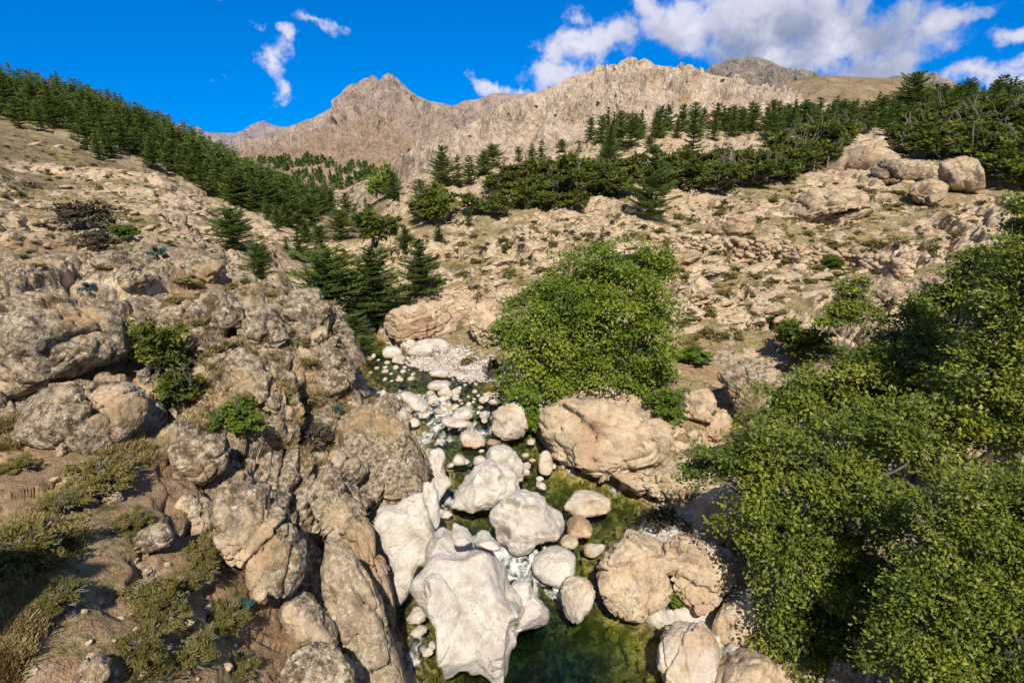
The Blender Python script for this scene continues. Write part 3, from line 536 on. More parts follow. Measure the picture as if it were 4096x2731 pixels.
# ------------------------------------------------------------------ boulders
def poly_r(poly, c, phi):
    """distance from c to the outline in each direction phi"""
    a = poly - c; b = np.roll(a, -1, 0); out = np.zeros(len(phi)); dx = np.cos(phi); dy = np.sin(phi)
    for (ax, ay), (bx, by) in zip(a, b):
        ex, ey = bx-ax, by-ay; den = dx*ey-dy*ex; den = np.where(np.abs(den) < 1e-9, 1e-9, den)
        t = (ax*ey-ay*ex)/den; s = (ax*dy-ay*dx)/den
        ok = (t > 0) & (s >= -1e-6) & (s <= 1+1e-6); out = np.where(ok, np.maximum(out, t), out)
    return out
def smooth_outline(o, it=1):
    o = np.array(o, float)
    for _ in range(it):
        n = np.roll(o, -1, 0); o = np.stack([o*.75+n*.25, o*.25+n*.75], 1).reshape(-1, 2)
    return o
def lobe(outline, sub, ratio, seed, rough, facet, y0=None, push=0.0, box=.75, tiltf=.5, sm=1, strata=0.0):
    o = smooth_outline(np.array(outline, float)*K, sm) if sm else np.array(outline, float)*K
    lowest = o[np.argsort(-o[:, 1])[:3]].mean(0); w_px = np.ptp(o[:, 0]); h_px = np.ptp(o[:, 1])
    if y0 is None:
        h0 = hit(lowest[0], lowest[1]-1); y0 = h0[1]
    c = (o.min(0)+o.max(0))/2; c = c*.5 + o.mean(0)*.5
    m_per = (y0/1.0)*np.linalg.norm(ray(*c))/FOC*.93; size = math.sqrt(w_px*h_px)*m_per
    D = ratio*w_px*m_per*.5
    yc = y0 + D*.62 + push
    Pc = at(c[0], c[1], np.array(yc)); f = Pc-np.array([0, 0, CZ]); dist = np.linalg.norm(f); f = f/dist
    V, F = ico(sub); phi = np.arctan2(V[:, 1], V[:, 0]); rho = np.hypot(V[:, 0], V[:, 1])
    Rr = poly_r(o, c, phi); rho2 = np.clip(rho, 0, 1)**box; dep = np.sign(V[:, 2])*np.abs(V[:, 2])**box
    uv = c + (Rr*rho2)[:, None]*np.stack([np.cos(phi), np.sin(phi)], 1)
    d = ray(uv[:, 0], uv[:, 1]); t = dist/(d@f); Pp = np.array([0, 0, CZ]) + d*t[:, None]
    ax = np.array([f[0], f[1], f[2]*tiltf]); ax /= np.linalg.norm(ax)
    Pp = Pp + ax*(dep*D)[:, None]
    nv = Pp-Pc; nv /= np.linalg.norm(nv, axis=1, keepdims=True)+1e-9
    q = ((Pp-Pc)/size).astype(F32)+seed*3.1
    dd = fbm(q*1.6, 3, seed)*.11*rough + fbm(q*6, 4, seed+1)*.035*rough
    if facet:
        f1, f2, r, v = cells(q*2.1+fbm(q*2, 2, seed+5)[:, None]*.25, seed+2); dd += facet*((v*(r-.5)).sum(1)*.22+(r[:, 0]-.5)*.10-.05*np.exp(-(f2-f1)/.05))
        f1, f2, r, v = cells(q*6.5+fbm(q*5, 2, seed+6)[:, None]*.3, seed+3); dd += facet*((r[:, 0]-.5)*.035-.03*np.exp(-(f2-f1)/.06))
    Pp = Pp + nv*(dd*size)[:, None]
    if facet:
        rg = np.random.default_rng(seed*13+1); q = (Pp-Pc); 
        for _ in range(int(9+6*facet)):
            nn_ = rg.normal(size=3); nn_[2] = nn_[2]*.8+.15; nn_ /= np.linalg.norm(nn_); pr = q@nn_; h_ = np.percentile(pr, 99.5)*rg.uniform(.72, .98); ov = pr-h_
            q = q - nn_[None]*(np.where(ov > 0, ov*(.86), 0)*min(1, .55+.45*facet))[:, None]
        Pp = Pc+q; qs_ = (q/size).astype(F32)
        for _ in range(2+int(3*facet)):
            nn_ = rg.normal(size=3); nn_ /= np.linalg.norm(nn_); pd_ = qs_@nn_.astype(F32)-rg.uniform(-.3, .3)+fbm(qs_*3+seed, 3, seed+60)*.07; Pp = Pp - nv*(np.exp(-(pd_/.018)**2)*.055*size*min(1, facet))[:, None]
            Pp = Pp + nv*(np.tanh(pd_/.012)*rg.uniform(-.02, .02)*size)[:, None]
        if strata:
            sq = ((Pp-Pc)@np.array([-.20, -.12, .97]))/size*5.5+fbm(qs_*2.2+seed, 3, seed+80)*.5; fr_ = sq-np.floor(sq); hs_ = _h(np.floor(sq).astype(np.int64), np.zeros(len(sq), np.int64), np.zeros(len(sq), np.int64), seed)%np.uint32(1000)/1000.0
            Pp = Pp + nv*(strata*((hs_-.5)*.07-.05*np.exp(-((fr_-.5)/.07)**2))*size)[:, None]
        ff = fbm(qs_*14+seed, 3, seed+71)*.012+fbm(qs_*30+seed, 2, seed+72)*.006; Pp = Pp+nv*(ff*size)[:, None]
    return Pp, F, size, Pc
def rock_thing(name, label, lobes, kind='white', sub=5, ratio=.9, seed=1, rough=1.0, facet=0.0, holes=(), cat='boulder', group=None, box=.75, y0=None, veg=0.0, sculpt=0.0, tiltf=.5, soil=0, push=0.0, sm=1, strata=0.0):
    if not isinstance(lobes[0], list): lobes = [lobes]
    if kind in ('lichen', 'tan') and box == .75: box = .6
    Vs, Fs, off = [], [], 0; base = None; sz = 1
    for i, ol in enumerate(lobes):
        yy = y0; pp = push
        if i and y0 is None:
            oo = np.array(ol, float)*K; lo_ = oo[np.argsort(-oo[:, 1])[:3]].mean(0); rcst = bv0.ray_cast(O, Vector(ray(lo_[0], lo_[1]-.3*np.ptp(oo[:, 1]))).normalized(), 400)
            yy = rcst[0].y if rcst[0] is not None else base; pp = (.35 if np.ptp(oo[:, 0]) < 24 else -.02)*np.ptp(oo[:, 0])*yy/FOC
        V, F, size, Pc = lobe(ol, sub if i == 0 else max(sub-1, 4), ratio, seed+i*7, rough, facet, yy, push=pp, box=box, tiltf=tiltf, sm=sm, strata=strata)
        if i == 0:
            base = Pc[1]; sz = size
            if len(lobes) > 1: bv0 = BVHTree.FromPolygons(V.tolist(), F.tolist())
        Vs.append(V); Fs.append(F+off); off += len(V)
    V = np.concatenate(Vs); F = np.concatenate(Fs); cen = V.mean(0)
    if sculpt:
        q = ((V-cen)/sz).astype(F32); nv = (V-cen); nv /= np.linalg.norm(nv, axis=1, keepdims=True)+1e-9
        rg = ridged(q*np.array([1.5, 1.5, .7], F32)+seed, 2, seed+40); V = V + nv*((rg-.6)*sculpt*sz*.16)[:, None]
    pu, pv, pd = project(V)
    for (hu, hv, ru, rv, dp) in holes:
        hu, hv, ru, rv = hu*K, hv*K, ru*K, rv*K
        d = np.hypot((pu-hu)/ru, (pv-hv)/rv); sel = (d < 1.4) & (pd < np.linalg.norm(cen-np.array([0, 0, CZ]))+.15*sz)
        m_ = rv*pd[sel]/FOC*1.5; V[sel] += (np.array([0, .55, -.83])[None]*(sst(1.15, .7, d[sel])*m_*dp)[:, None])
    hg = V[:, 2]-water_z(V[:, 1]); q = V.astype(F32)
    n_ = len(V); ta = np.zeros((n_, 3), F32); tb = np.zeros((n_, 3), F32)
    nearw = base is not None and hg.min() < .4
    if kind == 'white': ta[:, 2] = 1
    elif kind == 'pale': ta[:, 2] = .55*sst(-.4, .3, fbm(q*.8, 3, seed)) + .12
    elif kind == 'lichen': tb[:, 0] = sst(-.5, .0, fbm(q*.5, 3, seed)+.15)
    elif kind == 'half': ta[:, 2] = sst(1.4, .6, hg+fbm(q, 2, seed)*.5); tb[:, 0] = .7*(1-ta[:, 2])
    elif kind == 'tan': tb[:, 0] = .5*sst(.05, .45, fbm(q*.7, 3, seed))
    if nearw: tb[:, 1] = sst(.10, -.02, hg+fbm(q*3, 2, seed)*.06); ta[:, 1] = .55*sst(.30, .08, hg+fbm(q*2, 2, 3)*.12)*(1-tb[:, 1])
    if veg: ta[:, 0] = veg*sst(0, .4, fbm(q*.9, 3, seed+8))
    if soil: ta[:, 1] = np.maximum(ta[:, 1], soil*sst(-.1, .3, fbm(q*1.2, 3, seed+9)))
    o0 = np.array([cen[0], cen[1], V[:, 2].min()])
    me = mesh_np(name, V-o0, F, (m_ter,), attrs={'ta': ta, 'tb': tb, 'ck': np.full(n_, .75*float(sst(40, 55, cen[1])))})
    return tag(link(name, me, loc=o0), label, cat, group)
B = rock_thing
# --- the sculpted white rocks in the lower pool
B('boulder', 'largest white boulder, water-carved with ridges and knobs, midstream in the lower pool', [
 [(978,1300),(988,1265),(1020,1245),(1065,1248),(1110,1262),(1135,1310),(1160,1350),(1198,1400),(1195,1440),(1200,1468),(1165,1500),(1148,1527),(1120,1506),(1050,1490),(985,1475),(984,1400),(977,1340)],
 [(1040,1218),(1055,1205),(1080,1207),(1087,1235),(1078,1262),(1045,1260)],
 [(1085,1240),(1100,1215),(1120,1225),(1137,1262),(1130,1300),(1098,1290)],
 [(1150,1345),(1185,1326),(1217,1348),(1246,1400),(1240,1430),(1215,1447),(1175,1442),(1150,1400)],
 [(1012,1345),(1022,1330),(1040,1327),(1052,1365),(1060,1440),(1040,1478),(1000,1482),(990,1440)],
 [(1075,1360),(1098,1318),(1120,1330),(1150,1390),(1175,1440),(1185,1480),(1148,1520),(1100,1500),(1075,1440)]],
 'white', 6, .85, 3, .9, sculpt=1.3, holes=[(1070,1348,20,8,1.2),(1172,1340,6,8,1.2),(1185,1440,16,9,1.2)])
B('boulder', 'pointed white boulder with a flat polished front, upstream of the largest one', [
 [(1040,1165),(1050,1130),(1085,1085),(1110,1060),(1130,1052),(1165,1075),(1185,1100),(1190,1140),(1160,1165),(1090,1168)],
 [(1100,1080),(1130,1060),(1160,1085),(1170,1130),(1150,1150),(1115,1120)]], 'white', 6, .8, 11, .8, sculpt=.5, holes=[(1120,1085,9,6,1),(1155,1098,12,9,.8),(1183,1145,10,9,1)])
B('boulder', 'grey-veined white rock leaning behind the pointed white boulder', [(1110,1052),(1120,1035),(1150,1028),(1180,1040),(1200,1065),(1208,1100),(1190,1112),(1165,1080),(1135,1060)], 'white', 5, .8, 12, 1.1, .5)
B('boulder', 'white boulder riddled with round potholes beside the waterfall', [
 [(1137,1170),(1145,1150),(1175,1125),(1215,1120),(1250,1135),(1265,1165),(1285,1195),(1285,1225),(1240,1235),(1220,1262),(1195,1275),(1160,1250),(1140,1210)],
 [(1225,1150),(1250,1140),(1262,1165),(1255,1190),(1228,1185)]], 'white', 6, .8, 14, .9, sculpt=.4, holes=[(1172,1155,22,13,1.7),(1220,1165,20,9,1.4),(1155,1225,17,17,1.5),(1245,1225,14,7,1.3)])
B('boulder', 'smooth rounded white boulder with a small dimple, right of the waterfall foam', [(1220,1295),(1228,1275),(1260,1260),(1290,1255),(1318,1268),(1326,1300),(1318,1330),(1295,1346),(1255,1335),(1228,1315)], 'white', 5, .9, 16, .6, holes=[(1272,1276,10,5,1)])
B('boulder', 'grey wedge-shaped boulder standing in the pool below the rounded white one', [(1292,1345),(1300,1325),(1322,1316),(1350,1322),(1376,1365),(1370,1395),(1335,1420),(1305,1442),(1293,1410)], 'pale', 5, .8, 17, .8, .5)
B('boulder', 'long flat-topped grey boulder lying across the green pool', [(1288,1140),(1305,1130),(1345,1129),(1390,1140),(1420,1160),(1390,1172),(1340,1180),(1300,1172)], 'pale', 5, 1.0, 18, .8, .5)
B('boulder', 'orange-tinted wedge boulder below the long flat one', [(1300,1228),(1308,1195),(1325,1180),(1350,1195),(1376,1222),(1345,1236)], 'tan', 5, .9, 19, .7, .4, soil=.6)
B('boulder', 'small angular rock touching the orange-tinted wedge', [(1285,1245),(1290,1228),(1310,1226),(1330,1240),(1325,1258),(1300,1262)], 'pale', 4, .9, 20, .9, .5)
B('boulder', 'small grey slab against the large cracked boulder', [(1338,1262),(1350,1247),(1390,1247),(1385,1265),(1370,1280),(1345,1276)], 'pale', 4, .9, 21, .9, .5)
B('boulder', 'large cracked tan boulder with an ivy trail on the bank of the pool', [
 [(1368,1310),(1385,1265),(1420,1225),(1465,1210),(1510,1210),(1530,1240),(1535,1320),(1530,1400),(1490,1425),(1430,1405),(1385,1385),(1372,1350)]], 'tan', 6, .9, 23, .9, 1.1)
B('boulder', 'grey boulder dappled by tree shade, behind the ivy trail', [(1510,1250),(1540,1215),(1600,1215),(1660,1235),(1690,1290),(1680,1350),(1620,1400),(1560,1400),(1525,1350)], 'tan', 6, .9, 24, .9, 1.0)
B('boulder', 'rounded grey boulder at the lower edge with its base in dark water', [(1518,1500),(1522,1450),(1545,1428),(1600,1420),(1640,1440),(1665,1500),(1660,1560),(1600,1590),(1540,1575),(1522,1545)], 'pale', 6, .9, 25, .8, .7)
B('boulder', 'low dark rock under the alder at the bottom edge', [(1620,1560),(1650,1520),(1720,1500),(1780,1510),(1800,1580),(1700,1620),(1630,1610)], 'tan', 5, .9, 26, .9, .6)
B('boulder', 'shaded boulder wedged above the rounded grey one', [(1635,1410),(1660,1365),(1720,1350),(1770,1380),(1775,1440),(1720,1480),(1655,1470)], 'tan', 5, .9, 27, .9, .6)
B('boulder', 'submerged rounded rock glowing yellow-green through the pool', [(1420,1460),(1440,1440),(1475,1435),(1500,1455),(1505,1500),(1470,1520),(1430,1500)], 'tan', 4, .8, 28, .6, soil=.8, push=.9, tiltf=.2)
# --- polished left wall and ribs
B('rock_wall', 'smooth white water-polished rock wall at the foot of the crags', [
 [(872,1200),(885,1175),(930,1155),(965,1130),(990,1140),(1000,1200),(1010,1250),(985,1290),(955,1320),(940,1370),(915,1385),(905,1330),(895,1260)],
 [(965,1130),(985,1110),(1005,1160),(1015,1205),(995,1215),(980,1190)]], 'white', 6, .55, 31, .6, sculpt=.7, cat='rock wall')
B('rock_rib', 'grey arched fin of rock standing in the channel beside the white wall', [
 [(985,1040),(1000,1025),(1020,1028),(1026,1050),(1015,1062),(1020,1085),(1045,1110),(1020,1130),(1000,1165),(988,1130),(982,1080)]], 'white', 5, .5, 33, .7, sculpt=.3, cat='rock rib')
B('rock_rib', 'long lichened rock rib dipping to the channel, next to the white wall', [(770,1100),(800,1080),(850,1150),(870,1220),(890,1290),(910,1390),(930,1450),(920,1470),(880,1420),(845,1340),(820,1240)], 'half', 6, .5, 35, .8, .8, cat='rock rib')
B('rock_rib', 'pale grooved rock tongue sliding into the water at the bottom edge', [(720,1210),(760,1200),(800,1260),(830,1330),(870,1400),(900,1450),(945,1560),(955,1620),(860,1640),(810,1560),(770,1440),(735,1330)], 'half', 6, .5, 36, .8, .6, cat='rock rib', holes=[(825,1375,18,10,1.6)])
B('boulder', 'dome-shaped lichen boulder squeezed under the tall crag', [(640,1400),(650,1362),(690,1350),(735,1375),(775,1420),(790,1465),(770,1490),(690,1490),(655,1450)], 'lichen', 6, .9, 37, .8, .4)
B('boulder', 'broad lichen-blotched boulder filling the bottom edge', [(630,1560),(655,1500),(700,1475),(770,1475),(800,1520),(810,1600),(780,1660),(660,1660)], 'lichen', 6, .9, 38, .8, .4)
B('crag', 'tall lichen-covered crag split by a slanting crack above the dome-shaped boulder', [
 [(478,1140),(500,1095),(560,1065),(610,1075),(650,1150),(680,1220),(698,1270),(680,1320),(640,1370),(600,1385),(560,1340),(530,1280),(490,1220)],
 [(560,1300),(590,1290),(620,1330),(610,1385),(575,1370)]], 'lichen', 6, .6, 41, .9, 1.0, cat='crag')
B('boulder', 'heart-shaped grey boulder beside the bright green shrub', [(370,1040),(400,1005),(450,985),(500,988),(530,1010),(525,1050),(490,1090),(455,1117),(420,1095),(385,1070)], 'lichen', 6, .7, 43, .7, .6)
B('boulder', 'huge overhanging lichen boulder, the upper of the stacked pair', [
 [(-30,720),(20,690),(110,676),(200,684),(270,705),(310,735),(325,770),(290,810),(230,830),(190,855),(120,880),(50,898),(-10,890),(-40,800)]], 'lichen', 6, .8, 45, .9, .7)
B('boulder', 'long speckled lichen slab, the lower of the stacked pair', [
 [(10,970),(60,900),(150,885),(240,872),(310,880),(345,920),(360,960),(330,985),(275,1005),(230,1035),(140,1030),(60,1010)]], 'lichen', 6, .7, 46, .9, .8)
B('boulder', 'oval grey boulder on the terrace above the stacked pair', [(205,600),(220,582),(250,572),(285,578),(307,597),(300,612),(260,620),(215,617)], 'lichen', 5, .9, 47, .7, .4)
B('boulder', 'low blocky boulder in front of the oval one', [(240,640),(280,618),(330,617),(365,630),(350,652),(310,668),(255,660)], 'lichen', 5, .8, 48, .9, .9)
B('boulder', 'pale flat-sided boulder with an undercut dark nose on the ridge', [(405,590),(440,573),(490,580),(520,600),(508,630),(500,660),(465,650),(425,630)], 'lichen', 5, .8, 49, .9, 1.0)
B('boulder', 'narrow upright rock blade beside the bramble gully', [(360,760),(380,745),(410,775),(425,800),(420,850),(405,850),(385,810)], 'lichen', 5, .6, 50, .9, .7)
B('boulder', 'ragged lichen block under the terrace edge', [(435,690),(470,665),(540,672),(568,710),(560,745),(500,755),(455,740)], 'lichen', 5, .7, 51, 1.0, 1.0)
B('boulder', 'cliff-edge block overhanging the bend of the stream', [(640,690),(680,660),(740,672),(775,700),(785,740),(775,780),(720,795),(670,770)], 'lichen', 5, .7, 52, 1.0, 1.0)
B('crag', 'jointed dark crag dropping to the stream bend', [(600,790),(660,780),(760,790),(800,800),(815,850),(805,900),(770,945),(740,900),(700,880),(640,860)], 'lichen', 6, .6, 53, 1.0, 1.1, cat='crag')
B('crag', 'leaning slabs of the crag beside the straw-coloured tufts', [(500,830),(560,800),(610,830),(650,900),(690,960),(700,1010),(660,1000),(600,940),(540,890)], 'lichen', 6, .55, 54, 1.0, 1.1, cat='crag')
B('crag', 'speckled stepped crag on the outer bend above the white wall', [(740,980),(800,935),(880,905),(925,930),(945,1000),(970,1060),(985,1110),(940,1150),(880,1170),(840,1110),(780,1050)], 'lichen', 6, .6, 55, 1.0, 1.0, cat='crag')
B('boulder', 'pointed stone on the bare earth beside the footpath', [(224,1145),(250,1115),(268,1103),(285,1135),(280,1155),(250,1152)], 'lichen', 5, .8, 56, .8, .8)
B('boulder', 'half-buried block at the top of the footpath', [(296,1255),(300,1225),(340,1205),(370,1195),(400,1170),(410,1195),(395,1230),(350,1265),(310,1272)], 'lichen', 5, .7, 57, .9, .9)
B('boulder', 'flat pale rock at the foot of the earth path', [(150,1570),(190,1530),(230,1500),(262,1520),(240,1560),(190,1590)], 'lichen', 5, .7, 58, .8, .6)
B('crag', 'dark jointed crag between the split crag and the stepped one, above the grooved tongue', [(690,1090),(740,1050),(790,1090),(835,1150),(850,1230),(835,1300),(800,1340),(750,1300),(715,1220)], 'lichen', 6, .55, 110, 1.0, 1.1, cat='crag')
B('crag', 'broken lichen ledge under the rim, uphill of the straw tufts', [(520,735),(580,700),(640,700),(680,760),(670,800),(600,800),(545,790)], 'lichen', 5, .6, 111, 1.0, 1.1, cat='crag')
B('crag', 'angular step of rock below the heart-shaped boulder', [(380,1150),(430,1120),(480,1130),(510,1200),(480,1240),(430,1230),(390,1200)], 'lichen', 5, .5, 112, 1.0, 1.1, cat='crag')
B('boulder', 'shaded bank boulder at the still inlet behind the dappled one', [(1585,1190),(1610,1130),(1680,1105),(1760,1130),(1780,1200),(1740,1250),(1660,1255),(1600,1230)], 'tan', 5, .7, 120, .9, 1.0)
# --- upstream
B('boulder', 'white sloping slab at the lip of the upper rapids', [(915,905),(935,897),(965,910),(990,930),(985,944),(950,945),(930,925)], 'white', 5, .8, 61, .6)
B('boulder', 'large tilted grey boulder in midstream below the gravel bar', [(1128,980),(1135,950),(1160,925),(1185,915),(1210,930),(1215,980),(1200,1008),(1165,1014),(1138,1003)], 'pale', 5, .8, 62, .9, .5)
B('boulder', 'grey humped boulder with a dark pit, between two runs of white water', [[(1052,1010),(1060,990),(1085,985),(1110,1000),(1120,1020),(1100,1030),(1070,1025)],[(1105,1012),(1140,1005),(1175,1020),(1170,1040),(1120,1035)]], 'pale', 5, .8, 63, .8, .3, holes=[(1098,995,7,3,1)])
B('boulder', 'pale rounded boulder topping a knot of stones in the rapids', [(1035,955),(1045,940),(1075,932),(1090,945),(1085,962),(1055,967)], 'white', 5, .9, 64, .6)
B('boulder', 'low cream boulder just below the pale rounded one', [(1010,965),(1025,953),(1050,958),(1085,965),(1100,978),(1060,980),(1025,978)], 'white', 5, .9, 65, .6)
B('boulder', 'egg-shaped upright grey boulder leaning on the big slab', [(1236,1065),(1238,1045),(1250,1033),(1265,1040),(1273,1065),(1268,1085),(1250,1092),(1238,1085)], 'pale', 5, .9, 66, .6)
B('boulder', 'white twin-humped stone in the teal channel', [[(1038,1060),(1045,1043),(1060,1042),(1072,1055),(1065,1068),(1045,1070)],[(1062,1062),(1075,1050),(1092,1058),(1090,1070),(1068,1072)]], 'white', 4, .9, 67, .6)
B('boulder', 'small white stone above the pointed boulder', [(1085,1060),(1095,1046),(1110,1045),(1120,1058),(1110,1068),(1090,1068)], 'white', 4, .9, 68, .6)
B('boulder', 'white boulder on the left edge of the rapids', [(937,972),(945,958),(960,960),(966,975),(955,982),(940,982)], 'white', 4, .9, 69, .6)
B('boulder', 'cone-shaped pale stone among the cobbles', [(1000,905),(1015,888),(1032,885),(1036,905),(1020,912)], 'white', 4, .9, 70, .6)
B('boulder', 'flat pale slab in the still upper pool', [(975,885),(990,876),(1035,872),(1038,886),(1010,895),(985,894)], 'white', 4, 1.1, 71, .5, .2)
B('boulder', 'square pale block at the tip of the gravel bar', [(985,860),(995,845),(1035,846),(1040,862),(1020,868),(990,867)], 'white', 4, .9, 72, .8, .4)
B('rock_slab', 'white bedrock shelf above the gravel bar', [(930,815),(945,790),(1000,772),(1030,778),(1035,795),(1010,808),(960,822)], 'white', 5, .9, 73, .7, .4, cat='rock slab')
B('boulder', 'pale rounded boulder at the head of the gravel bar, nearest the pool', [(875,812),(885,795),(910,793),(925,805),(920,822),(890,825)], 'white', 4, .9, 74, .6)
B('boulder', 'grey stone pair leaning at the pool edge', [[(895,830),(905,815),(930,813),(935,830),(915,838)],[(922,835),(935,826),(955,830),(950,846),(930,846)]], 'pale', 4, .9, 75, .7, .3)
B('boulder', 'dark stone lying in the pool close to the crag', [(838,822),(845,817),(857,818),(858,826),(845,829)], 'lichen', 4, .9, 76, .6)
B('rock_slab', 'broad layered tan rock shelf under the round alder', [
 [(1230,985),(1245,940),(1290,920),(1390,922),(1460,935),(1540,975),(1610,1010),(1610,1040),(1560,1050),(1480,1060),(1450,1075),(1385,1080),(1310,1068),(1260,1040)],
 [(1280,1030),(1330,1000),(1450,985),(1540,1000),(1590,1030),(1480,1058),(1380,1075),(1300,1060)]], 'tan', 6, .36, 81, .5, .9, strata=.8, cat='rock slab', box=.4)
B('rock_slab', 'lower split ledge of the shelf at the green water', [(1370,1085),(1450,1078),(1540,1058),(1610,1055),(1640,1090),(1600,1130),(1540,1150),(1450,1120),(1400,1105)], 'tan', 6, .6, 82, .8, .9, strata=1.0, cat='rock slab')
B('rock_slab', 'upright triangular slab casting a sharp shadow beside the dark alder', [(1638,838),(1700,830),(1780,836),(1830,880),(1820,960),(1760,1000),(1715,985),(1690,940),(1660,880)], 'lichen', 6, .45, 83, .6, .6, cat='rock slab', sm=0)
B('boulder', 'blocky boulder in the shadow of the triangular slab', [(1560,920),(1580,890),(1620,880),(1650,910),(1640,960),(1600,975),(1570,955)], 'tan', 5, .8, 84, .9, .9)
B('boulder', 'rounded block at the foot of the triangular slab', [(1605,975),(1625,945),(1670,940),(1692,965),(1690,1005),(1650,1010),(1615,1005)], 'tan', 5, .8, 85, .9, .8)
B('boulder', 'small square stone on the rim of the layered shelf', [(1572,1005),(1578,987),(1600,985),(1608,1000),(1595,1012)], 'tan', 4, .9, 86, .8, .8)
# --- right hillside
B('boulder', 'bald granite dome above the stained slab', [[(1892,395),(1905,365),(1940,342),(1985,330),(2040,332),(2080,350),(2095,375),(2060,392),(1980,395),(1930,402)],[(1880,400),(1890,378),(1915,365),(1930,392),(1910,405)]], 'tan', 5, .7, 91, .6, .5)
B('boulder', 'fractured grey outcrop between the dome and the twin blocks', [[(1985,385),(2020,372),(2060,372),(2085,388),(2075,410),(2040,425),(2005,415)],[(2030,400),(2090,380),(2150,385),(2165,410),(2110,425),(2050,425)]], 'lichen', 5, .8, 92, 1.0, 1.1)
B('boulder', 'undercut boulder with a dark hollow beside the tall split block', [(2085,430),(2110,412),(2150,410),(2175,430),(2180,465),(2150,475),(2110,462),(2095,450)], 'tan', 5, .9, 93, 1.0, .8, holes=[(2125,432,16,14,1.6)])
B('boulder', 'tall split granite block overhanging the scrub at the top of the slope', [(2155,380),(2170,368),(2215,364),(2250,370),(2262,400),(2268,440),(2245,452),(2215,440),(2190,450),(2168,425)], 'tan', 5, .8, 94, .7, .8)
B('rock_slab', 'long granite slab streaked with dark water stains', [[(1780,500),(1800,478),(1830,440),(1870,428),(1950,425),(2010,432),(2025,455),(2000,475),(1930,490),(1870,505),(1810,512)],[(1850,505),(1920,490),(2000,475),(2010,490),(1940,510),(1870,520)]], 'tan', 6, .5, 95, .6, .8, strata=1.0, cat='rock slab')
B('rock_slab', 'short stained slab left of the streaked one', [(1615,530),(1650,500),(1700,490),(1740,500),(1745,530),(1700,545),(1640,552)], 'tan', 5, .5, 96, .7, .9, strata=1.0, cat='rock slab')
B('rock_slab', 'overhung wedge slab at the end of the dry stone wall', [(1505,590),(1530,572),(1580,565),(1615,575),(1605,595),(1560,610),(1530,605)], 'tan', 5, .8, 97, .9, 1.0, strata=1.0, cat='rock slab')
B('boulder', 'pale upright boulder below the dry stone wall', [(1570,690),(1575,655),(1600,630),(1625,635),(1640,665),(1615,690),(1585,705)], 'tan', 5, .8, 98, .9, .9)
B('boulder', 'weathered grey outcrop peeking above the dark alder', [(1950,650),(1975,635),(2020,632),(2060,645),(2055,680),(2030,715),(1985,715),(1965,690)], 'lichen', 5, .7, 99, .9, .9)
B('boulder', 'tan rock with a tilted face above the round alder', [(1070,640),(1085,615),(1105,620),(1110,650),(1095,668),(1075,665)], 'lichen', 5, .7, 100, .9, .6)
B('crag', 'jointed tan cliff behind the gravel bar', [(1070,700),(1110,690),(1165,700),(1160,760),(1130,800),(1090,790),(1068,750)], 'tan', 6, .5, 101, .9, 1.1, strata=1.0, cat='crag')
B('crag', 'stepped cliff above the white bedrock shelf', [(868,725),(900,700),(970,695),(1020,710),(1060,720),(1065,770),(1000,775),(920,785),(872,770)], 'tan', 6, .5, 102, .9, 1.1, strata=1.0, cat='crag')
print('rocks', round(time.time()-T0, 1))
# ------------------------------------------------------------------ foliage materials
def leaf_mat(name, stops, trans=.35, gloss=.0, nscale=.6):
    m, n = material(name); oi = n.new('ShaderNodeObjectInfo'); a = n.new('ShaderNodeAttribute', attribute_name='lv').outputs['Fac']
    f = n.math('ADD', n.math('MULTIPLY', a, .8), n.math('MULTIPLY', oi.outputs['Random'], .2))
    col = n.ramp(f, stops)
    b = n.new('ShaderNodeBsdfPrincipled'); n.put(b.inputs['Base Color'], col); b.inputs['Roughness'].default_value = .5 if gloss else .75; b.inputs['Specular IOR Level'].default_value = .5 if gloss else .15
    t = n.new('ShaderNodeBsdfTranslucent'); n.put(t.inputs[0], n.mix(.5, col, (.16, .20, .02)))
    mx = n.new('ShaderNodeMixShader'); mx.inputs[0].default_value = trans; n.l.new(b.outputs[0], mx.inputs[1]); n.l.new(t.outputs[0], mx.inputs[2]); n.l.new(mx.outputs[0], n.out.inputs[0]); return m
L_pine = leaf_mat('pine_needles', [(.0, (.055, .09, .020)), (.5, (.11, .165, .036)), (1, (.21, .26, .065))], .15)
L_alder = leaf_mat('alder_leaves', [(.0, (.06, .10, .012)), (.4, (.15, .195, .018)), (.75, (.28, .305, .03)), (1, (.42, .38, .06))], .28, 1)
L_round = leaf_mat('round_alder_leaves', [(.0, (.08, .14, .012)), (.45, (.17, .25, .020)), (.8, (.28, .34, .03)), (1, (.40, .38, .07))], .32, 1)
L_oak = leaf_mat('oak_leaves', [(.0, (.05, .07, .014)), (.5, (.11, .145, .02)), (.85, (.20, .21, .03)), (1, (.32, .24, .06))], .25)
L_bright = leaf_mat('bright_leaves', [(.0, (.06, .11, .015)), (.6, (.13, .20, .025)), (1, (.22, .27, .05))], .3)
L_scrub = leaf_mat('scrub_leaves', [(.0, (.08, .075, .022)), (.45, (.18, .16, .045)), (.8, (.30, .25, .09)), (1, (.42, .34, .16))], .2)
L_dark = leaf_mat('dark_scrub_leaves', [(.0, (.035, .03, .02)), (.5, (.085, .07, .045)), (1, (.17, .14, .085))], .15)
L_straw = leaf_mat('straw', [(.0, (.26, .18, .075)), (.5, (.50, .38, .19)), (1, (.70, .57, .33))], .25)
L_blue = leaf_mat('spurge_leaves', [(.0, (.03, .09, .075)), (.8, (.07, .17, .14)), (1, (.38, .12, .03))], .2)
L_rust = leaf_mat('rust_leaves', [(.0, (.16, .06, .02)), (1, (.36, .15, .06))], .2)
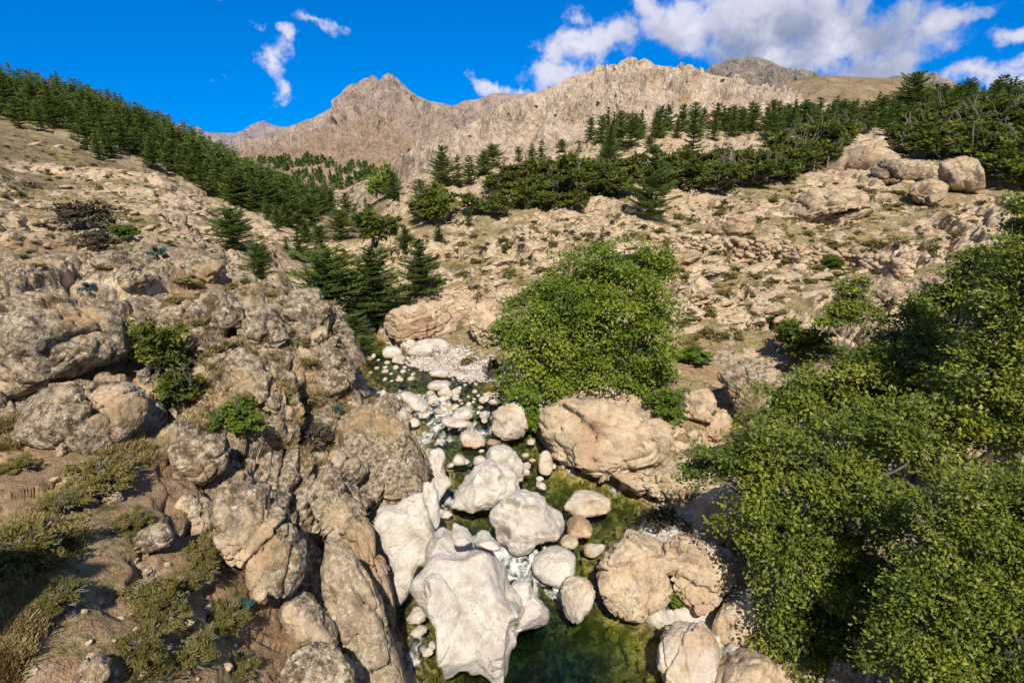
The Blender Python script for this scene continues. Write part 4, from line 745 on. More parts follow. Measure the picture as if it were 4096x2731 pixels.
def bark_mat(name, c1, c2):
    m, n = material(name); tc = n.new('ShaderNodeTexCoord'); p = n.vec('MULTIPLY', tc.outputs['Object'], (1, 1, .3)); a = n.noise(p, 9, 5, .7)
    principled(n, n.ramp(a, [(.35, c1), (.65, c2)]), .9, n.bump(a, .6, .05), .1); return m
M_bark = bark_mat('pine_bark', (.10, .065, .04), (.22, .15, .10)); M_grey = bark_mat('grey_bark', (.13, .11, .09), (.30, .26, .22)); M_dead = bark_mat('dead_wood', (.42, .38, .33), (.62, .57, .50))
# ------------------------------------------------------------------ foliage geometry
def quads(C, A, Bv, seed=0, lv=None, rng=None, bend=.25):
    """leaf blades: centre C, half axes A and Bv; a four-sided kite, folded along its length"""
    n_ = len(C); nn = np.cross(A, Bv); nn /= np.linalg.norm(nn, axis=1, keepdims=True)+1e-9; la = np.linalg.norm(A, axis=1)[:, None]
    V = np.stack([C-A, C+Bv+nn*la*bend, C+A, C-Bv+nn*la*bend], 1).reshape(-1, 3); F = np.arange(n_*4).reshape(-1, 4)
    return V, F, np.repeat(lv, 4)
def rand_dirs(rng, n_):
    v = rng.normal(size=(n_, 3)); return v/(np.linalg.norm(v, axis=1, keepdims=True)+1e-9)
def tubes(paths, sides=6):
    """list of (points, radii) -> one set of tapered tubes"""
    Vs, Fs, off = [], [], 0
    for pts, rad in paths:
        pts = np.array(pts, float); n_ = len(pts); t = np.gradient(pts, axis=0); t /= np.linalg.norm(t, axis=1, keepdims=True)+1e-9
        r0 = np.array([.3, .9, .2]); s = np.cross(t, r0); s /= np.linalg.norm(s, axis=1, keepdims=True)+1e-9; w = np.cross(t, s)
        a = np.linspace(0, 2*np.pi, sides, endpoint=False)
        V = pts[:, None]+(s[:, None]*np.cos(a)[None, :, None]+w[:, None]*np.sin(a)[None, :, None])*np.array(rad, float)[:, None, None]
        i = (np.arange(n_-1)[:, None]*sides+np.arange(sides)[None]).ravel(); j = (np.arange(n_-1)[:, None]*sides+(np.arange(sides)[None]+1) % sides).ravel()
        Vs.append(V.reshape(-1, 3)); Fs.append(np.stack([i, j, j+sides, i+sides], 1)+off); off += n_*sides
    return np.concatenate(Vs), np.concatenate(Fs)
def wiggle(rng, a, b, n_=6, amp=.08):
    t = np.linspace(0, 1, n_)[:, None]; L = np.linalg.norm(np.array(b)-a); p = np.array(a)+(np.array(b)-a)*t; o = rng.normal(size=(n_, 3))*amp*L; o[0] = 0; return p+o*np.minimum(t*2, 1)
def pine_meshes(seed, H=8.0, nq=5, leaf=.30, wid=.30, bare=.12, dens=1.0, round_=.55):
    rng = np.random.default_rng(seed); C, A, Bv, lv = [], [], [], []; paths = [([(0, 0, -.4), (0, 0, H*.3), (.05, .03, H*.7), (0, 0, H)], [H*.022, H*.017, H*.009, .01])]
    z = H*bare; step = H*.058/dens
    while z < H*.985:
        f = (z/H-bare)/(1-bare); R = H*wid*((1-f)**round_)*(.55+.45*min(1, f*4+.25))*rng.uniform(.8, 1.15)
        nb = int(rng.integers(5, 8)); a0 = rng.uniform(0, 6.28)
        for b in range(nb):
            a = a0+b*6.283/nb+rng.uniform(-.4, .4); L = R*rng.uniform(.5, 1.25); z += step*rng.uniform(-.16, .22); d = np.array([math.cos(a), math.sin(a), 0]); rise = rng.uniform(-.05, .28)+f*.35
            if L > .5: paths.append(([(0, 0, z), tuple(d*L*.5+np.array([0, 0, z+L*.5*rise-.04*L])), tuple(d*L*.92+np.array([0, 0, z+L*rise]))], [.012*H*(1-f)*.5+.012, .018, .006]))
            nc = max(2, int(L/(leaf*1.15)))
            for c in range(nc):
                t = (c+.6)/nc; w = .36*L*(1-t*.5)*min(1, t*2+.25)
                for q in range(nq):
                    p = d*L*t+np.array([0, 0, z+L*rise*t-.06*L*math.sin(t*3.1)]) + np.array([-d[1], d[0], 0])*rng.uniform(-w, w)+np.array([0, 0, rng.uniform(-.10, .16)])*leaf*1.5
                    o = d*rng.uniform(.4, 1)+np.array([-d[1], d[0], 0])*rng.uniform(-.9, .9)+np.array([0, 0, rng.uniform(0, .75)]); o /= np.linalg.norm(o)
                    s = np.cross(o, rng.normal(size=3)); s /= np.linalg.norm(s)+1e-9
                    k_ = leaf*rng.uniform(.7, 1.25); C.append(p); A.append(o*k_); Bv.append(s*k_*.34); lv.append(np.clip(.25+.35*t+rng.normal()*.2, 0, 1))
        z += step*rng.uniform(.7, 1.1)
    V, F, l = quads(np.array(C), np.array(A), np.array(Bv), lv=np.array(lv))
    tv, tf = tubes(paths, 5)
    return (V, F, l), (tv, tf)
def tree_proto(name, seed, crown, trunk, lm, bm):
    cm = mesh_np(name+'_crown', crown[0], crown[1], (lm,), smooth=False, attrs={'lv': crown[2]}); tm = mesh_np(name+'_trunk', trunk[0], trunk[1], (bm,), attrs={})
    return cm, tm
def joined(name, crown, trunk, lm, bm):
    V = np.concatenate([crown[0], trunk[0]]); return mesh_np(name, V, [crown[1], trunk[1]+len(crown[0])], (lm, bm), smooth=False, matidx=np.concatenate([np.zeros(len(crown[1])), np.ones(len(trunk[1]))]), attrs={'lv': np.concatenate([crown[2], np.full(len(trunk[0]), .5)])})
def put_tree(name, label, cat, meshes, loc, h, rz=0, group=None, wid=1.0, lean=(0, 0), one=False):
    """meshes are made for a height of 1 unit = H metres in the prototype"""
    if one: o = bpy.data.objects.new(name, meshes); COL.objects.link(o)
    else: o = bpy.data.objects.new(name, None); o.empty_display_size = .2; COL.objects.link(o)
    o.location = [float(q) for q in loc]; o.rotation_euler = (lean[0], lean[1], rz); o.scale = (h*wid, h*wid, h)
    if not one:
        for nm, me in zip(('crown', 'trunk'), meshes):
            c = bpy.data.objects.new(nm, me); COL.objects.link(c); c.parent = o
    return tag(o, label, cat, group)
rng = np.random.default_rng(5); R_ = random.Random(11)
far_pines = []
for s_ in range(6):
    cr, tr = pine_meshes(100+s_, 1.0*8, 8, .26, [.36, .40, .33, .43, .36, .30][s_], [.08, .12, .06, .15, .1, .05][s_], .9, [.5, .42, .62, .4, .48, .7][s_])
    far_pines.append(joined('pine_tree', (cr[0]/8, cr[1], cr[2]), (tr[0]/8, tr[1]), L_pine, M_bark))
near_pines = []
for s_ in range(5):
    cr, tr = pine_meshes(200+s_, 8, 13, .17, [.48, .40, .52, .32, .44][s_], [.10, .14, .06, .1, .2][s_], 1.0, [.45, .55, .38, .6, .45][s_])
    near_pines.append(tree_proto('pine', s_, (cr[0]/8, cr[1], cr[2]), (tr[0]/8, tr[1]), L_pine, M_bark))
def clump_tree(seed, blobs, nspray, leaf, spray=.35, droop=.25, flat=.5, per=26, trunk0=(0, 0, 0), tr=.14, base_lv=.35, inner=.15, limbs=True, asp=.62):
    """crown of leaf sprays through the volume of the blobs (centre, radii), biased to their shells; limbs run to the blobs"""
    rng = np.random.default_rng(seed); C, A, Bv, lv, paths = [], [], [], [], []; tot = sum(b[1][0]*b[1][2]+b[1][1]*b[1][2] for b in blobs)
    for bc, br in blobs:
        bc = np.array(bc, float); br = np.array(br, float); n_ = int(nspray*(br[0]*br[2]+br[1]*br[2])/tot)
        ncl = max(6, int(n_/10)); cl = rand_dirs(rng, ncl); cr_ = rng.normal(0, .17, ncl); ci = rng.integers(0, ncl, n_); d = cl[ci]+rng.normal(size=(n_, 3))*.15; d /= np.linalg.norm(d, axis=1, keepdims=True); d[:, 2] = np.where(d[:, 2] < -.55, -d[:, 2], d[:, 2]); rad = np.where(rng.random(n_) < inner, rng.uniform(.35, .8, n_), rng.uniform(.80, 1.08, n_))
        lump = .86+.26*perlin((d*2.2+seed).astype(F32), seed)+.10*perlin((d*6+seed).astype(F32), seed+1); c = bc+d*br*(rad*lump+cr_[ci]*(rad > .8))[:, None]; bl_ = rng.normal(0, .20, ncl)
        for i in range(n_):
            out = d[i]*np.array([1, 1, .35])+np.array([0, 0, -droop]); out /= np.linalg.norm(out)+1e-9
            sd_ = np.cross(out, [0, 0, 1]); sd_ /= np.linalg.norm(sd_)+1e-9; upv = np.cross(sd_, out); sp_ = spray*rng.uniform(.6, 1.35)
            m_ = int(per*rng.uniform(.6, 1.3)); a = rng.uniform(-1, 1, (m_, 3)); a = a[(a[:, 0]**2+a[:, 1]**2) < 1.1]
            q = c[i]+(out[None]*a[:, :1]*1.25+sd_[None]*a[:, 1:2])*sp_+upv[None]*a[:, 2:]*sp_*flat*.5-np.array([[0, 0, 1]])*(a[:, :1]+1)**2*droop*sp_*.25
            m_ = len(q); o = out[None]+rng.normal(size=(m_, 3))*.65; o /= np.linalg.norm(o, axis=1, keepdims=True); nn = np.array([[0, 0, 1.0]])+d[i][None]*.5+rng.normal(size=(m_, 3))*.55; s2 = np.cross(o, nn); s2 /= np.linalg.norm(s2, axis=1, keepdims=True)+1e-9
            k_ = leaf*rng.uniform(.45, 1.45, m_)[:, None]; C.append(q); A.append(o*k_); Bv.append(s2*k_*asp); lv.append(np.clip(base_lv+bl_[ci[i]]+rng.normal(0, .05)+rng.normal(0, .15, m_)+.12*(a[:, 0]), 0, 1))
        if limbs:
            lp = wiggle(rng, np.array(trunk0, float)+np.array([0, 0, .2]), bc+np.array([0, 0, -.2])*br, 6, .05); paths.append((lp, np.linspace(tr, tr*.35, 6)))
            for _ in range(7):
                e = bc+rand_dirs(rng, 1)[0]*br*.82; paths.append((wiggle(rng, lp[4], e, 5, .07), np.linspace(tr*.32, .012, 5)))
                for _ in range(2): paths.append((wiggle(rng, (lp[4]+e)/2, e+rng.normal(size=3)*br*.16, 4, .1), np.linspace(tr*.14, .008, 4)))
    V, F, l = quads(np.concatenate(C), np.concatenate(A), np.concatenate(Bv), lv=np.concatenate(lv))
    t_ = tubes(paths, 5) if paths else None
    return (V, F, l), t_
# ------------------------------------------------------------------ the big broadleaved trees by the stream
def px_blobs(base, L):
    out = []
    for (u, v, ru, rv, y) in L:
        c = at(u, v, np.array(y)); m_ = (y*cp-(c[2]-CZ)*sp)/FOC; out.append((c-base, (ru*m_, .5*(ru+rv)*m_*.9, rv*m_)))
    return out
def big_tree(name, label, base_uvy, blobs, nspray, leaf, spray, seed, lm, droop=.25, per=26, tr=.15, base_lv=.4, hide=None):
    b = at(*base_uvy[:2], np.array(base_uvy[2])); b[2] = drop(b[0], b[1]); crown, trunk = clump_tree(seed, px_blobs(b, blobs), nspray, leaf, spray, droop, .6, per, tr=tr, base_lv=base_lv)
    cm, tm = tree_proto(name, seed, crown, trunk, lm, M_grey); return put_tree(name, label, 'tree', (cm, tm), b, 1.0)
big_tree('alder_tree', 'round bright green alder mid-slope, rooted above the layered rock shelf', (600, 392, 32.5),
 [(590,335,62,58,32.5),(540,350,42,40,31.5),(527,318,26,28,32.5),(622,292,48,46,33.5),(645,268,28,26,34),(578,282,38,30,34),(650,338,30,52,32),(600,372,62,26,31.3),(548,378,34,20,31),(512,338,15,16,32),(560,310,40,35,33.5),(525,302,20,14,33),(655,378,22,26,31.5),(503,332,14,10,32),(548,292,18,13,34),(603,262,20,15,34),(664,256,13,15,34.5),(516,388,18,10,31)], 3300, .092, .50, 3, L_round, .35, 26, .2, .42)
big_tree('alder_sapling', 'small alder sapling hanging over the gap beside the tilted grey boulder', (530, 428, 29), [(531,410,13,16,29),(525,392,14,10,29.3),(536,424,9,8,28.7)], 170, .11, .3, 4, L_round, .4, 22, .04, .45)
big_tree('alder_tree', 'dark spreading alder whose lower boughs reach over the pool boulders', (840, 640, 15.2),
 [(800,470,70,55,16.2),(735,475,42,30,16.5),(790,560,62,50,14.8),(845,520,70,70,15),(860,600,60,60,14.2),(800,640,45,40,13.6),(715,462,26,18,17),(755,520,40,32,15.6),(880,450,70,50,16),(850,680,60,40,12.8)], 2900, .066, .36, 7, L_alder, .2, 24, .16, .36)
big_tree('alder_tree', 'tall alder behind the dark spreading one, crown against the scrub', (905, 440, 22.5),
 [(865,388,55,38,22),(915,350,50,45,22.5),(815,402,38,30,22),(965,315,42,42,22.8),(790,412,45,30,21.5),(930,390,60,50,21.5),(932,305,22,20,23.2),(985,266,24,28,23)], 2300, .085, .42, 8, L_alder, .2, 24, .18, .44)
big_tree('alder_tree', 'tallest alder at the frame edge, rising to the pine belt', (1010, 480, 17),
 [(1012,345,50,65,17.5),(1034,262,38,50,18),(985,400,60,55,16.5),(1040,400,60,70,16),(1026,222,26,26,18.5),(960,440,50,40,16),(1045,300,45,60,17)], 2400, .068, .36, 9, L_alder, .2, 24, .18, .46)
big_tree('alder_tree', 'glossy alder filling the bottom corner', (985, 720, 10.2),
 [(960,540,60,50,11.6),(1010,520,60,55,11.5),(940,610,60,55,10.8),(1000,620,70,60,10.4),(970,690,80,50,9.8),(905,655,45,40,10.6),(1040,560,50,60,11)], 2900, .050, .30, 10, L_alder, .15, 24, .15, .42)
big_tree('young_alder', 'slender young alder on the earth slope between the two big trees', (850, 335, 31), [(848,300,20,20,31),(855,285,13,10,31.2),(840,318,28,16,30.5),(870,315,18,14,30.8)], 260, .1, .34, 12, L_alder, .2, 22, .05, .38)
# ------------------------------------------------------------------ pines one can tell apart on the middle slopes (base point, top, width factor)
def pine_at(u, v, top, label, mesh, wid=1.0, lm=None, group=None, name='pine_tree', water=False, y=None):
    if y: p = at(u*K, v*K, np.array(float(y))); p[2] = drop(p[0], p[1]); h = at(u*K, top*K, np.array(float(y)))[2]-p[2]
    else:
        p = hit(u*K, v*K)
        if p is None: return
        d = p[1]*cp-(p[2]-CZ)*sp; h = (v-top)*K*d/FOC*1.04
    return put_tree(name, label, 'tree' if name != 'pine_bush' else 'bush', near_pines[mesh], (p[0], p[1], p[2]-.05*h*.3), h, R_.uniform(0, 6.28), group, wid)
for a in [
 (760,728,572,'broad bushy pine at the stream bend, standing at the cliff edge',2,1.15),(862,715,572,'broad bushy pine at the stream bend, closer to the tan cliff',0,1.2),(968,682,553,'slender upright pine above the stepped tan cliff',1,1.1),
 (540,572,482,'lone dark pine on the rocky left slope',2,1.25),(838,470,402,'dark conical pine beside the golden-green tree',1,1.0),(905,462,400,'dark conical pine on the far side of the golden-green tree',0,1.05),
 (1017,430,345,'tallest pine of the clump under the pale ridge',0,1.0),(1052,428,360,'thin pine with a bare trunk in the clump under the pale ridge',3,1.0),(1078,425,362,'pine at the outer edge of the clump under the pale ridge',1,1.1),
 (1112,402,352,'compact pine just behind the clump under the pale ridge',0,1.2),(1132,382,336,'round-topped pine alone near the foot of the pale ridge',2,1.25),(1222,372,332,'paired pine left of the bare granite step',1,1.1),(1244,374,324,'paired pine right of its twin at the granite step',3,1.2),
 (965,458,415,'small rounded pine between the two pine clumps',2,1.2),(797,497,448,'middle-sized pine where the valley narrows',0,1.0),(784,550,486,'broad pine on the rock edge above the valley bend',2,1.15),(932,572,522,'small tiered pine on the bare ledges',0,1.2),
 (965,684,0,'',0,0),(735,562,520,'bushy pine at the gorge rim',2,1.2),(690,598,520,'ragged pine by the dead white trunks',3,1.2),(660,520,470,'dark pine at the tip of the left wood',0,1.2),(715,520,452,'flat-topped pine with a bare pale trunk at the valley mouth',2,1.1),
 (1493,505,352,'tallest dark pine standing in front of the oak band',0,.8),(1588,372,262,'narrow pine towering over the oak band at the pine belt',3,.95),(1400,372,310,'pine leaning out in front of the pine belt',0,1.15),(1448,336,268,'dense pine at the near tip of the pine belt',2,1.0),(1330,358,330,'little pine on the bare granite',1,1.2),
 (1382,574,520,'thin half-dead pine above the round alder',3,.8),(1008,555,515,'young grey-green pine on the ledges',1,1.1),(905,540,498,'young pine in front of the oak shrubs',3,1.2),(600,640,560,'dark bushy pine in the gully behind the pale boulder',2,1.0),(1158,582,560,'knee-high bright pine on the slabs',1,1.0),(1077,520,482,'tiny bright pine at the end of the oak band',1,1.0),(992,770,728,'pine shrub clinging to the tan cliff',2,1.0)]:
    if a[4] or a[5]: pine_at(*a, y={760: 45, 862: 47}.get(a[0]) if a[1] in (728, 715) else None)
for u, v, t, m_ in [(745,600,560,2),(705,560,515,0),(660,575,545,4),(770,470,440,1),(820,530,490,2),(850,515,470,4),(690,530,490,0),(640,530,480,1),(620,505,470,2),(600,480,445,0),(1290,350,322,2),(1190,372,340,4),(1470,318,280,0),(1490,345,315,2),(1420,345,300,4),(1395,400,340,2),(730,640,600,4)]: pine_at(u, v, t, 'small bushy pine scattered through the narrow of the valley and along its rim', m_, 1.15, group='scattered small pines of the middle slope')
for u, v, t, lab in [(815,770,722,'low pine boughs drooping over the pool beside the crag'),(835,800,772,'pine shrub overhanging the upstream pool')]: pine_at(u, v, t, lab, 2, 1.2, name='pine_bush', y=43 if u == 815 else 39.5)
# pine wood on the left hillside
LB = np.array([(0,118),(30,122),(62,126),(100,140),(135,152),(170,168),(200,190),(235,206),(270,216),(300,222),(330,214)]); LT = np.array([(0,84),(60,90),(100,100),(150,120),(200,146),(250,170),(290,188),(330,206)])
npine = 0
def wood(npts, ulo, uhi, lowf, topf, hlo, hhi, label, group, seed, spacing, ymax=260):
    global npine
    rg = np.random.default_rng(seed); got = []
    for _ in range(npts*14):
        if len(got) >= npts: break
        u = rg.uniform(ulo, uhi); lo, hi = lowf(u), topf(u)
        if lo <= hi: continue
        v = hi+(lo-hi)*rg.random()**.85
        if any((abs(u-a)/spacing)**2+(abs(v-b)/(spacing*.55))**2 < 1 for a, b in got): continue
        p = hit(u, v, False)
        if p is None or p[1] > ymax: continue
        got.append((u, v)); h = rg.uniform(hlo, hhi); npine += 1
        put_tree('pine_tree', label, 'tree', far_pines[int(rg.integers(0, 6))], (p[0], p[1], p[2]-.2), h, rg.uniform(0, 6.28), group, rg.uniform(.9, 1.25), one=True)
    return got
front = wood(125, -12, 332, lambda u: np.interp(u, LB[:, 0], LB[:, 1]), lambda u: np.interp(u, LB[:, 0], LB[:, 1])*.62+.38*np.interp(u, LT[:, 0], LT[:, 1]), 4.2, 7.6, 'dark green pine in the dense wood on the left hillside', 'pines of the left hillside wood', 3, 5.4)
rg = np.random.default_rng(31); Vw, Fw, lw, off = [], [], [], 0                 # the closed canopy behind them reads as one mass
tmpl = []
for me in far_pines:
    nv_ = len(me.vertices); v_ = np.zeros(nv_*3, F32); me.vertices.foreach_get('co', v_); np_ = len(me.polygons); ix = np.zeros(len(me.loops), np.int32); me.loops.foreach_get('vertex_index', ix); mi = np.zeros(np_, np.int32); me.polygons.foreach_get('material_index', mi); l_ = np.zeros(nv_, F32); me.attributes['lv'].data.foreach_get('value', l_); fq = ix.reshape(-1, 4)[mi == 0]; tmpl.append((v_.reshape(-1, 3), fq[::3], l_))
got_w = []
for _ in range(4000):
    if len(got_w) >= 230: break
    u = rg.uniform(-14, 330); lo = np.interp(u, LB[:, 0], LB[:, 1]); hi = np.interp(u, LT[:, 0], LT[:, 1])+1; v = hi+(lo-hi)*rg.random()*.72
    if any(abs(u-a)/5.2 < 1 and ((u-a)/5.2)**2+((v-b)/2.6)**2 < 1 for a, b in got_w): continue
    p = hit(u, v, False)
    if p is None or p[1] > 262: continue
    got_w.append((u, v)); tv_, tf_, tl_ = tmpl[int(rg.integers(0, 6))]; h = rg.uniform(4.4, 7.4); w_ = h*rg.uniform(1.0, 1.35); a = rg.uniform(0, 6.28)
    q = tv_@np.array([[math.cos(a), math.sin(a), 0], [-math.sin(a), math.cos(a), 0], [0, 0, 1]])*np.array([w_, w_, h])+p-np.array([0, 0, .2]); us = np.unique(tf_); mp = np.full(len(tv_), -1); mp[us] = np.arange(len(us))
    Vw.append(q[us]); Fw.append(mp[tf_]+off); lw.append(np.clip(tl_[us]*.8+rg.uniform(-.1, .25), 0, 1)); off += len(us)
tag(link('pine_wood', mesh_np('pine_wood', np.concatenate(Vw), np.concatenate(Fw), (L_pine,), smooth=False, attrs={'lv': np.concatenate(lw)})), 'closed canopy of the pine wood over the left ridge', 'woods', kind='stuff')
for (u, v, h) in [(20,128,5),(42,131,4.5),(75,133,5),(108,152,5),(88,150,5),(125,150,5.5),(100,160,4),(55,128,6),(140,156,5),(112,158,4),(155,170,5.5),(222,196,5),(230,200,5)]:
    p = hit(u, v, False); put_tree('pine_tree', 'small scattered pine on the open ground below the left hillside wood', 'tree', far_pines[R_.randrange(6)], (p[0], p[1], p[2]-.1), h, R_.uniform(0, 6), 'scattered pines below the left wood', 1.25, one=True)
# pine belt on the right
rg = np.random.default_rng(8); got = []
for _ in range(2500):
    if len(got) >= 120: break
    u = rg.uniform(585, 1040); y = rg.uniform(114, 128+max(0, (u-700)/324)*56) if u > 640 else rg.uniform(110, 124); x = ray(u, 110)[0]*y
    if any((x-a)**2+(y-b)**2 < 2.6**2 for a, b in got): continue
    z = drop(x, y)
    if z is None: continue
    got.append((x, y)); h = rg.uniform(3.9, 6.0)*(1.0+.35*max(0, (u-800)/224))
    put_tree('pine_tree', 'dark green pine in the belt along the top of the right slope', 'tree', far_pines[int(rg.integers(0, 6))], (x, y, z-.2), h, rg.uniform(0, 6.28), 'pines of the right slope belt', rg.uniform(.9, 1.2), one=True); npine += 1
p = hit(922, 122, False); put_tree('pine_tree', 'tallest pine poking above the belt in front of the low grey summit', 'tree', near_pines[2], (p[0], p[1]+5, p[2]), 10.5, 1, None, 1.0)
print('pines', npine, round(time.time()-T0, 1))
# ------------------------------------------------------------------ oak shrubs, scrub cushions, grass
def bush_proto(name, seed, lm, bm, nspray=90, leaf=.11, spray=.22, lumps=4, h=.62, droop=.1, bare=0, per=16, base_lv=.42, asp=.62):
    rg = np.random.default_rng(seed); bl = [((rg.uniform(-.28, .28), rg.uniform(-.28, .28), h*rg.uniform(.35, .62)), (rg.uniform(.24, .38), rg.uniform(.24, .38), h*rg.uniform(.3, .42))) for _ in range(lumps)]
    cr, tr = clump_tree(seed, bl, nspray, leaf, spray*.6, droop, .7, per, tr=.03, base_lv=base_lv, inner=.25, asp=asp)
    if bare:
        paths = []
        for _ in range(bare):
            e = np.array([rg.uniform(-.4, .4), rg.uniform(-.4, .4), h*rg.uniform(.9, 1.35)]); q = wiggle(rg, np.zeros(3), e, 6, .07); paths.append((q, np.linspace(.018, .004, 6)))
            for _ in range(4): paths.append((wiggle(rg, q[rg.integers(2, 5)], e+rg.normal(size=3)*.16, 4, .08), np.linspace(.007, .002, 4)))
        v, f = tubes(paths, 4); tr = (np.concatenate([tr[0], v]), np.concatenate([tr[1], f+len(tr[0])]))
    return cr, tr
def bprotos(name, seeds, lm, bm, one=True, **kw):
    out = []
    for s in seeds:
        cr, tr = bush_proto(name, s, lm, bm, **kw); out.append(joined(name, cr, tr, lm, bm) if one else tree_proto(name, s, cr, tr, lm, bm))
    return out
oak = bprotos('oak_shrub', (31, 32, 33, 34), L_oak, M_grey, False, nspray=230, leaf=.045, spray=.20, lumps=7, h=.95, bare=1, per=18)
oakb = bprotos('oak_shrub', (35, 36), L_oak, M_grey, False, nspray=60, leaf=.045, spray=.2, lumps=3, h=.7, bare=6, per=14)
gold = bprotos('tree', (37,), L_round, M_grey, False, nspray=230, leaf=.045, spray=.20, lumps=7, h=.95, per=18)
scr = bprotos('scrub_bush', (41, 42, 43, 44), L_scrub, M_grey, nspray=75, leaf=.055, spray=.2, lumps=4, h=.5, per=14)
scd = bprotos('scrub_bush', (45, 46), L_dark, M_grey, nspray=90, leaf=.04, spray=.2, lumps=4, h=.55, per=16)
hth = bprotos('scrub_bush', (51, 52, 53), L_scrub, M_grey, nspray=420, leaf=.030, spray=.11, lumps=7, h=.5, per=22, asp=.28)
grn = bprotos('green_shrub', (47, 48), L_bright, M_grey, False, nspray=220, leaf=.04, spray=.16, lumps=5, h=.8, per=20)
sph = bprotos('spurge_clump', (49,), L_blue, M_grey, nspray=60, leaf=.06, spray=.16, lumps=3, h=.6, per=14)
def bush_at(name, label, cat, protos, u, v, w_px, group=None, hf=1.0, one=True, rz=None, k_=0):
    """w_px: width in 2352-wide photo points"""
    p = hit(u*K, v*K, False)
    if p is None: return None
    d = p[1]*cp-(p[2]-CZ)*sp; w = w_px*K*d/FOC; me = protos[k_ % len(protos)]
    o = put_tree(name, label, cat, me, (p[0], p[1], p[2]-.06*w), w*1.05, R_.uniform(0, 6.28), group, 1.0, one=one); o.scale[2] *= hf; return o
# oak band across the right slope, each shrub by its foot (2352-wide points)
OAK = [(1150,440,70,0),(1195,425,80,1),(1240,450,75,2),(1270,420,80,3),(1300,455,80,0),(1330,415,85,1),(1350,460,85,2),(1385,425,85,3),(1410,445,80,0),(1440,415,85,1),(1205,470,60,2),(1255,478,60,3),(1310,478,60,1),(1140,490,65,2),(1090,490,60,0),(1530,425,85,0),(1575,435,85,1),(1560,400,80,2),(1620,425,80,3),(1650,440,80,0),(1635,395,75,1),(1700,420,80,4),(1690,390,70,2),(1740,425,70,0),(1765,395,80,1),(1800,410,70,2),(1830,390,75,3),(1800,370,80,0),(1845,365,80,4),(1880,350,85,1),(1915,335,80,2),(1860,330,70,3),(1935,320,70,4),(1895,380,60,0),
 (2080,345,80,1),(2120,360,95,0),(2110,315,85,2),(2170,350,100,3),(2215,355,100,1),(2190,310,95,0),(2260,370,100,2),(2310,380,110,3),(2345,400,110,1),(2250,320,100,4),(2300,330,110,0),(2350,345,110,2),(2330,290,100,3),(2390,370,110,0),(2390,310,110,1),(2300,405,90,2),(2350,425,90,3),
 (1000,505,85,0),(975,500,60,1),(870,545,85,1),(845,535,60,2),(1000,480,50,3),(880,460,60,5),(1180,455,60,1),(1010,470,40,5)]
OL = {'band': 'dense olive-green oak shrub in the band across the right slope', 'bare': 'oak shrub with bare grey branches showing through, in the band across the slope', 'corner': 'big olive-green oak crown in the thicket behind the tall split granite block', 'left': 'oak shrub among the pines at the lower end of the band'}
for u, v, w, t in OAK:
    if t == 5: bush_at('golden_tree', {880:'yellow-green broadleaf between the two dark conical pines',1010:'yellow-green bush at the end of the oak band'}[u], 'tree', gold, u, v, w*1.1, None, 1.3, False); continue
    grp = 'corner' if u > 2060 else ('left' if u < 1020 else ('bare' if t == 4 else 'band'))
    bush_at('oak_shrub', OL[grp], 'shrub', oakb if t == 4 else oak, u, v+4, w*1.15, {'corner': 'oak thicket behind the granite blocks', 'band': 'oak shrubs in the band', 'bare': 'bare-branched oak shrubs', 'left': 'oak shrubs among the pines'}[grp], .85 if t == 4 else .74, False, k_=t)
